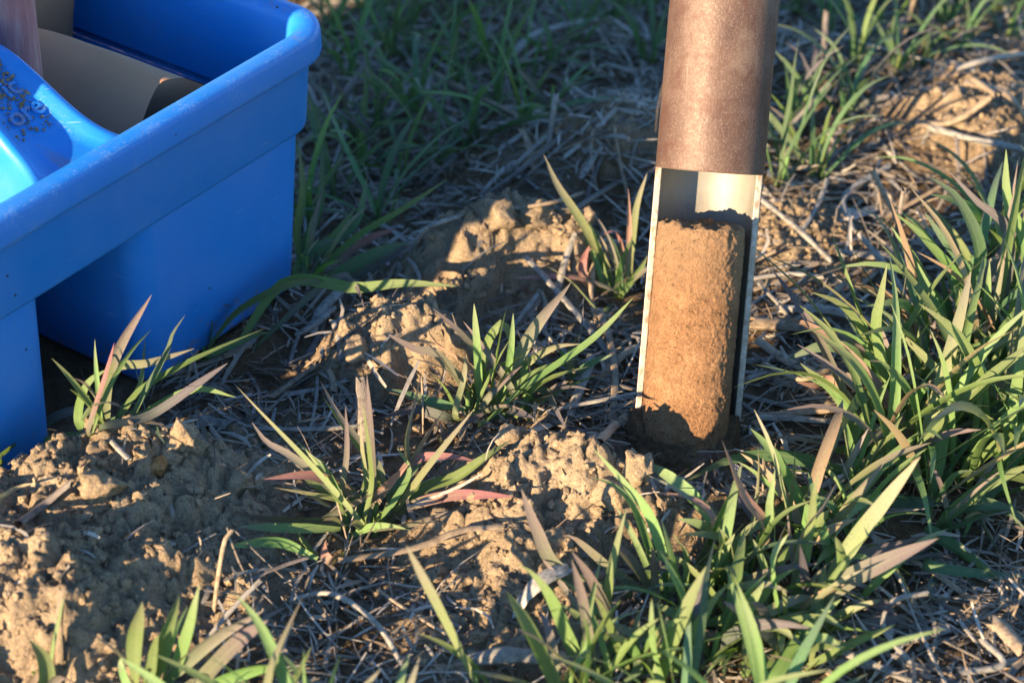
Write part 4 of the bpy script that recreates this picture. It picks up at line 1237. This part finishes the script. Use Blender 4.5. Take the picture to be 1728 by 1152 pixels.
HP((345, 600), 'broad blue green blade lying along the foot of the caddy', [
    ([(345, 595), (400, 522), (500, 474), (570, 482)], 13, 'b', 0.02), ([(480, 478), (600, 486), (680, 478), (772, 483)], 12, 'g', -0.02), ([(350, 600), (420, 570), (455, 560)], 9, 'g', -0.01), ([(560, 470), (600, 480), (618, 530)], 7, 'v', -0.01)])
HP((520, 470), 'lush shaded wheat plant beside the caddy corner with a red tipped leaf', [
    ([(520, 472), (600, 398), (680, 350), (758, 300)], 12, 'b', 0.02), ([(505, 430), (540, 350), (545, 240)], 9, 'b', 0.02), ([(560, 470), (630, 432), (690, 408)], 15, 'b', 0.0), ([(590, 425), (630, 400), (668, 386)], 10, 'r', 0.0),
    ([(500, 400), (510, 320), (505, 250)], 9, 'g', 0.03), ([(540, 430), (600, 380), (620, 300)], 9, 'b', 0.02), ([(500, 450), (560, 400), (600, 350)], 11, 'b', 0.02), ([(610, 460), (670, 430), (700, 415)], 9, 'v', 0.0), ([(510, 470), (530, 420), (580, 400)], 10, 'b', 0.01)], None, 2)
HP((810, 1175), 'single long green blade rising from the bottom edge, left of centre', [([(812, 1170), (750, 1040), (686, 920)], 12, 'o', -0.01)])
HP((245, 1175), 'bright green wheat seedling at the bottom edge under the sunlit mound', [
    ([(232, 1160), (230, 1080), (240, 1015)], 14, 'y', 0.0), ([(262, 1140), (280, 1065), (302, 1002)], 12, 'y', 0.0), ([(285, 1150), (318, 1062), (337, 985)], 10, 'y', 0.0), ([(285, 1140), (360, 1075), (446, 1028)], 14, 'p', 0.0), ([(335, 1150), (400, 1085), (452, 1046)], 14, 'p', -0.01), ([(215, 1150), (205, 1120), (206, 1108)], 8, 'y', 0.0), ([(330, 1165), (440, 1125), (500, 1130)], 12, 'g', -0.02), ([(250, 1160), (262, 1100), (268, 1070)], 10, 'g', 0.0)])
HP((75, 1180), 'short green blade pair at the bottom left corner', [([(78, 1170), (74, 1115), (50, 1078)], 14, 'y', 0.0), ([(80, 1170), (100, 1140), (125, 1150)], 10, 'p', -0.01), ([(40, 1180), (60, 1140), (66, 1130)], 9, 'd', 0.0)])
HP((1505, 720), 'tall wheat plant with a broad upright blade, right of the probe', [
    ([(1512, 700), (1482, 560), (1488, 500), (1497, 446)], 13, 'y', 0.0), ([(1546, 604), (1505, 535), (1440, 500)], 8, 'b', 0.01), ([(1490, 650), (1432, 592), (1385, 584), (1328, 606)], 14, 'b', 0.0), ([(1445, 722), (1410, 662), (1350, 612)], 11, 'y', -0.01),
    ([(1500, 650), (1462, 598), (1434, 568)], 10, 'p', 0.0), ([(1500, 685), (1466, 632), (1463, 578)], 8, 'g', 0.0), ([(1512, 672), (1545, 630), (1552, 548)], 8, 'y', 0.0), ([(1505, 680), (1540, 640), (1568, 606)], 10, 'y', -0.01), ([(1430, 770), (1450, 715), (1500, 640)], 10, 'g', -0.01), ([(1408, 760), (1418, 720), (1436, 684)], 7, 'y', -0.01), ([(1400, 640), (1378, 650), (1345, 645)], 9, 'r', -0.01), ([(1530, 690), (1500, 600), (1530, 560)], 8, 'g', 0.0)], None, 3)
HP((1650, 640), 'tallest wheat clump at the right edge with a big drooping blade', [
    ([(1660, 622), (1640, 500), (1652, 420), (1615, 335), (1570, 300)], 14, 'b', 0.0), ([(1625, 490), (1560, 402), (1508, 358)], 10, 'g', 0.0), ([(1640, 478), (1592, 402), (1560, 358)], 11, 'b', 0.0), ([(1705, 410), (1645, 335), (1602, 290)], 11, 'v', 0.02),
    ([(1735, 440), (1702, 340), (1698, 252)], 13, 'g', 0.02), ([(1692, 425), (1690, 360), (1700, 305)], 9, 'b', 0.02), ([(1612, 610), (1620, 545), (1615, 478)], 11, 'y', -0.01), ([(1655, 620), (1665, 520), (1670, 440)], 8, 'y', 0.0), ([(1655, 600), (1668, 500), (1666, 440)], 6, 'o', 0.0),
    ([(1560, 700), (1600, 615), (1730, 535)], 13, 'g', -0.01), ([(1540, 730), (1600, 662), (1672, 614)], 12, 'p', -0.02), ([(1560, 745), (1640, 690), (1682, 640)], 11, 'y', -0.02), ([(1600, 690), (1650, 648), (1690, 650), (1745, 700)], 12, 'b', -0.01), ([(1720, 300), (1735, 260), (1722, 245)], 12, 'y', 0.0), ([(1700, 640), (1710, 560), (1740, 500)], 11, 'y', 0.0), ([(1640, 640), (1700, 590), (1745, 560)], 11, 'g', 0.0),
    ([(1670, 520), (1640, 460), (1690, 430)], 9, 'o', 0.0), ([(1600, 520), (1590, 470), (1612, 455)], 9, 'b', 0.0)], None, 3)
HP((1130, 1010), 'green wheat plant before the probe foot with one pink arched leaf', [
    ([(1135, 1000), (1102, 880), (1062, 822), (1000, 755)], 11, 'y', 0.02), ([(1108, 970), (1070, 862), (1035, 820), (998, 806)], 8, 'g', 0.01), ([(1205, 890), (1170, 842), (1088, 830)], 7.5, 'r', 0.02), ([(1292, 905), (1252, 832), (1218, 742)], 10, 'r', 0.0),
    ([(1192, 920), (1225, 842), (1252, 824)], 11, 'g', 0.0), ([(1286, 905), (1300, 842), (1308, 792)], 8.5, 'y', 0.0), ([(945, 960), (905, 890), (880, 825)], 12, 'p', 0.0), ([(1035, 960), (970, 905), (935, 905)], 10, 'p', 0.0), ([(1100, 1010), (1065, 955), (1033, 915)], 15, 'p', -0.01), ([(1110, 1050), (1105, 985), (1100, 922)], 9, 'p', 0.0),
    ([(1150, 1020), (1160, 940), (1135, 900)], 10, 'y', -0.01), ([(1210, 980), (1220, 920), (1212, 890)], 11, 'y', 0.0), ([(1170, 1000), (1200, 960), (1240, 900)], 11, 'y', 0.0)], None, 2)
HP((1010, 1170), 'bright wheat plant at the bottom edge behind the broken straw stub', [
    ([(945, 1170), (890, 1060), (855, 998)], 14, 'y', -0.01), ([(970, 1100), (930, 1005), (890, 958), (860, 950)], 13, 'y', 0.0), ([(1030, 1060), (1000, 980), (965, 930)], 10, 'p', 0.0), ([(1000, 1120), (985, 1020), (965, 945)], 9, 'p', 0.0), ([(985, 1180), (990, 1090), (985, 1040)], 13, 'y', -0.02), ([(1060, 1130), (1020, 1030), (1000, 1000)], 9, 'g', 0.0), ([(1075, 1130), (1072, 1080), (1078, 1030)], 8, 'b', 0.0), ([(1100, 1170), (1130, 1090), (1192, 955)], 16, 'y', 0.0), ([(1120, 1170), (1105, 1090), (1100, 1010)], 13, 'y', -0.01)], None, 2)
HP((1330, 1080), 'wheat plant with the broadest purple blade pointing right, in the lower right clump', [
    ([(1335, 1060), (1420, 985), (1500, 945), (1583, 908)], 18, 'p', -0.01), ([(1430, 930), (1490, 850), (1553, 770)], 14, 'o', 0.0), ([(1350, 910), (1390, 850), (1412, 812)], 12, 'p', 0.0), ([(1320, 1080), (1300, 950), (1330, 900)], 12, 'y', 0.0), ([(1370, 880), (1375, 830), (1382, 795)], 9, 'y', 0.0), ([(1440, 1060), (1520, 1040), (1540, 1048)], 14, 'v', -0.01), ([(1250, 1130), (1360, 1090), (1440, 1085)], 15, 'g', -0.02), ([(1280, 1140), (1260, 1040), (1290, 980)], 12, 'y', 0.0), ([(1300, 1150), (1360, 1060), (1420, 1010)], 13, 'g', 0.0), ([(1210, 1120), (1240, 1020), (1300, 960)], 12, 'y', 0.0), ([(1400, 960), (1470, 930), (1560, 905)], 10, 'v', 0.01), ([(1380, 1050), (1360, 980), (1350, 920)], 9, 'v', 0.0)], None, 3)
HP((1440, 830), 'low wheat plant whose long blade reaches left across the probe foot', [
    ([(1432, 800), (1320, 768), (1230, 775), (1145, 818)], 13, 'b', -0.02), ([(1430, 805), (1330, 790), (1260, 775)], 12, 'y', -0.01), ([(1420, 830), (1400, 790), (1385, 720)], 9, 'o', 0.0), ([(1410, 850), (1360, 830), (1300, 870)], 12, 'g', -0.01), ([(1450, 830), (1520, 845), (1620, 845)], 12, 'b', -0.01), ([(1440, 820), (1500, 780), (1560, 760)], 11, 'y', 0.0), ([(1450, 820), (1480, 760), (1530, 720)], 10, 'g', 0.0)], None, 2)
HP((1600, 900), 'dark wheat plant spreading low over the soil at the lower right', [
    ([(1590, 870), (1660, 850), (1745, 880)], 12, 'b', -0.01), ([(1560, 950), (1640, 965), (1745, 972)], 10, 'b', -0.01), ([(1560, 890), (1620, 930), (1690, 980)], 12, 'b', -0.02), ([(1590, 880), (1660, 820), (1745, 780)], 12, 'g', 0.0), ([(1570, 1010), (1640, 1005), (1745, 1020)], 10, 'v', -0.01), ([(1520, 950), (1580, 940), (1640, 958)], 10, 'v', -0.01), ([(1600, 890), (1690, 860), (1740, 900)], 10, 'b', -0.01), ([(1700, 800), (1650, 860), (1690, 940)], 9, 'b', -0.02)], None, 2)

def grow(b, n, lmin, lmax, wid, pal, rg, lean=(0, 0), flat=0.0):
    root = empty('wheat_plant', b)
    a0 = rg.uniform(0, 6.28)
    for k in range(n):
        L = rg.uniform(lmin, lmax)
        a = a0 + k * 2.4 + rg.uniform(-0.5, 0.5)
        el = R(rg.uniform(38, 84)) * (1 - flat)
        droop = R(rg.uniform(10, 85))
        p = Vector((rg.uniform(-0.005, 0.005), rg.uniform(-0.005, 0.005), -0.001)); P = [p.copy()]
        for i in range(5):
            s = (i + 0.5) / 5
            e = el - droop * s ** 1.6
            d = Vector((math.cos(a) * math.cos(e) + lean[0], math.sin(a) * math.cos(e) + lean[1], math.sin(e))).normalized()
            a += rg.uniform(-0.15, 0.15)
            p = p + d * (L / 5)
            w_ = p + b
            zmin = Hs(w_.x, w_.y) + 0.003 - b.z
            if p.z < zmin: p.z = zmin
            P.append(p.copy())
        nh = Vector((-math.cos(a) * 0.7, -math.sin(a) * 0.7, 0.7))
        leaf_mesh('leaf', P, wid * rg.uniform(0.32, 0.66), LEAF[rg.choice(pal)], root, 12, rg.uniform(-0.7, 0.7), rg.uniform(-1.3, 1.3), rg.uniform(0.1, 0.6), nh, rg.uniform(2.2, 3.6))
    stem_mesh(Vector((0, 0, 0)), Vector((rg.uniform(-0.003, 0.003), rg.uniform(-0.003, 0.003), 0.016)), 0.0016, root)
    return root
def bed(spots, n, lmin, lmax, wid, pal, phrase, group, seed, lean=(0, 0), flat=0.0):
    """a stand of plants, labelled by their order from the left of the stand"""
    rg = random.Random(seed)
    spots = sorted(spots)
    for i, (px, py) in enumerate(spots):
        b = ground_at(px, py)
        o = grow(b, rg.randint(*n), lmin, lmax, wid, pal, rg, lean, flat)
        tag(o, '%s wheat plant from the left %s' % (ORD[i], phrase), 'wheat plant', group)
# shaded stand behind caddy and probe
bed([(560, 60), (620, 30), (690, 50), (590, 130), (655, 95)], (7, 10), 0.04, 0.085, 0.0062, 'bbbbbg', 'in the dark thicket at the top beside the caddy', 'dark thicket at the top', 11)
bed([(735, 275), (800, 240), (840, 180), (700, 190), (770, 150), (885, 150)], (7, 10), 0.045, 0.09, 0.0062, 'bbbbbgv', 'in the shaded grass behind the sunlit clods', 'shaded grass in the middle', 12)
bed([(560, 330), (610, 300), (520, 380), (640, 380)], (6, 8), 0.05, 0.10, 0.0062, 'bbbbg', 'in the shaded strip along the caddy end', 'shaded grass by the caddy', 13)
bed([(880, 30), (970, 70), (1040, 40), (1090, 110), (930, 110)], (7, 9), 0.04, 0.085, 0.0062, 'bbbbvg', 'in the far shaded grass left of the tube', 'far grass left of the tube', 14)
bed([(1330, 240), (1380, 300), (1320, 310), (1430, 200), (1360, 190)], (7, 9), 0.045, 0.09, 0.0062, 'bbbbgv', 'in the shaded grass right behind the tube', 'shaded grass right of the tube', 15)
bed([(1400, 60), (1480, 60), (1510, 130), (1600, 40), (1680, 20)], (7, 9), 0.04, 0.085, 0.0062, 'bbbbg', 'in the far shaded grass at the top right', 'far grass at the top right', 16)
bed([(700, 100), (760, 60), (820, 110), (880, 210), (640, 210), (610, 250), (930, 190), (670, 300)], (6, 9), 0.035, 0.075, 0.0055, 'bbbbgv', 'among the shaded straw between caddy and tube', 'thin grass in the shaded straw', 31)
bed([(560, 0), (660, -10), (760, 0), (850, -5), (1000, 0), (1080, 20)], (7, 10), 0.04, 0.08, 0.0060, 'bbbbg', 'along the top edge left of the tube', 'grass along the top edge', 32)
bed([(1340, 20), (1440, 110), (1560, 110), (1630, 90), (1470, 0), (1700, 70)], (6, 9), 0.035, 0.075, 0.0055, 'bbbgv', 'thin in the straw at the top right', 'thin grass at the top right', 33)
# sunlit clumps
bed([(1620, 580), (1690, 560), (1560, 640), (1640, 660), (1700, 650), (1600, 740), (1670, 760), (1720, 720), (1540, 800), (1620, 820), (1580, 690), (1530, 740), (1690, 830), (1470, 770), (1650, 700), (1500, 830), (1570, 860), (1710, 790), (1640, 620), (1490, 690)], (6, 9), 0.06, 0.115, 0.0092, 'yyyygggbopd', 'in the dense green clump at the right edge', 'dense clump at the right edge', 17, (0.1, 0.0))
bed([(1180, 1060), (1240, 1100), (1290, 1020), (1350, 1120), (1220, 1000), (1380, 960), (1340, 940), (1160, 1140), (1440, 920), (1410, 1030), (1260, 960), (1310, 1080), (1200, 1120), (1370, 890)], (6, 8), 0.032, 0.070, 0.0090, 'yyyygggbopvd', 'in the dense clump at the bottom right', 'dense clump at the bottom right', 18)
bed([(1030, 1090), (1080, 1140), (960, 1180)], (7, 9), 0.035, 0.065, 0.0070, 'yygop', 'at the bottom edge before the purple blades', 'clump at the bottom edge', 19)
bed([(890, 700), (950, 640)], (6, 8), 0.03, 0.06, 0.0060, 'gbvp', 'low between the clods and the probe', 'small plants among the clods', 20)
bed([(1680, 430), (1710, 500)], (7, 9), 0.06, 0.10, 0.0080, 'ggby', 'behind the tallest clump at the right edge', 'plants behind the tallest clump', 21)
# plants just outside the picture, which shade the foreground
bed([(420, 1330), (540, 1320), (640, 1340)], (8, 11), 0.05, 0.09, 0.0075, 'yggo', 'outside the lower left corner', 'plants beyond the lower left corner', 22)
bed([(1830, 700), (1800, 850), (1850, 400), (1840, 560), (1300, 1280), (1150, 1290)], (8, 11), 0.05, 0.10, 0.0075, 'yggb', 'outside the lower right side', 'plants beyond the right side', 23)
bed([(480, -60), (640, -50), (800, -40), (980, -50), (1160, -60), (1350, -60), (1540, -50), (1740, -40)], (8, 11), 0.06, 0.12, 0.0078, 'bbgg', 'beyond the top edge', 'plants beyond the top edge', 24)
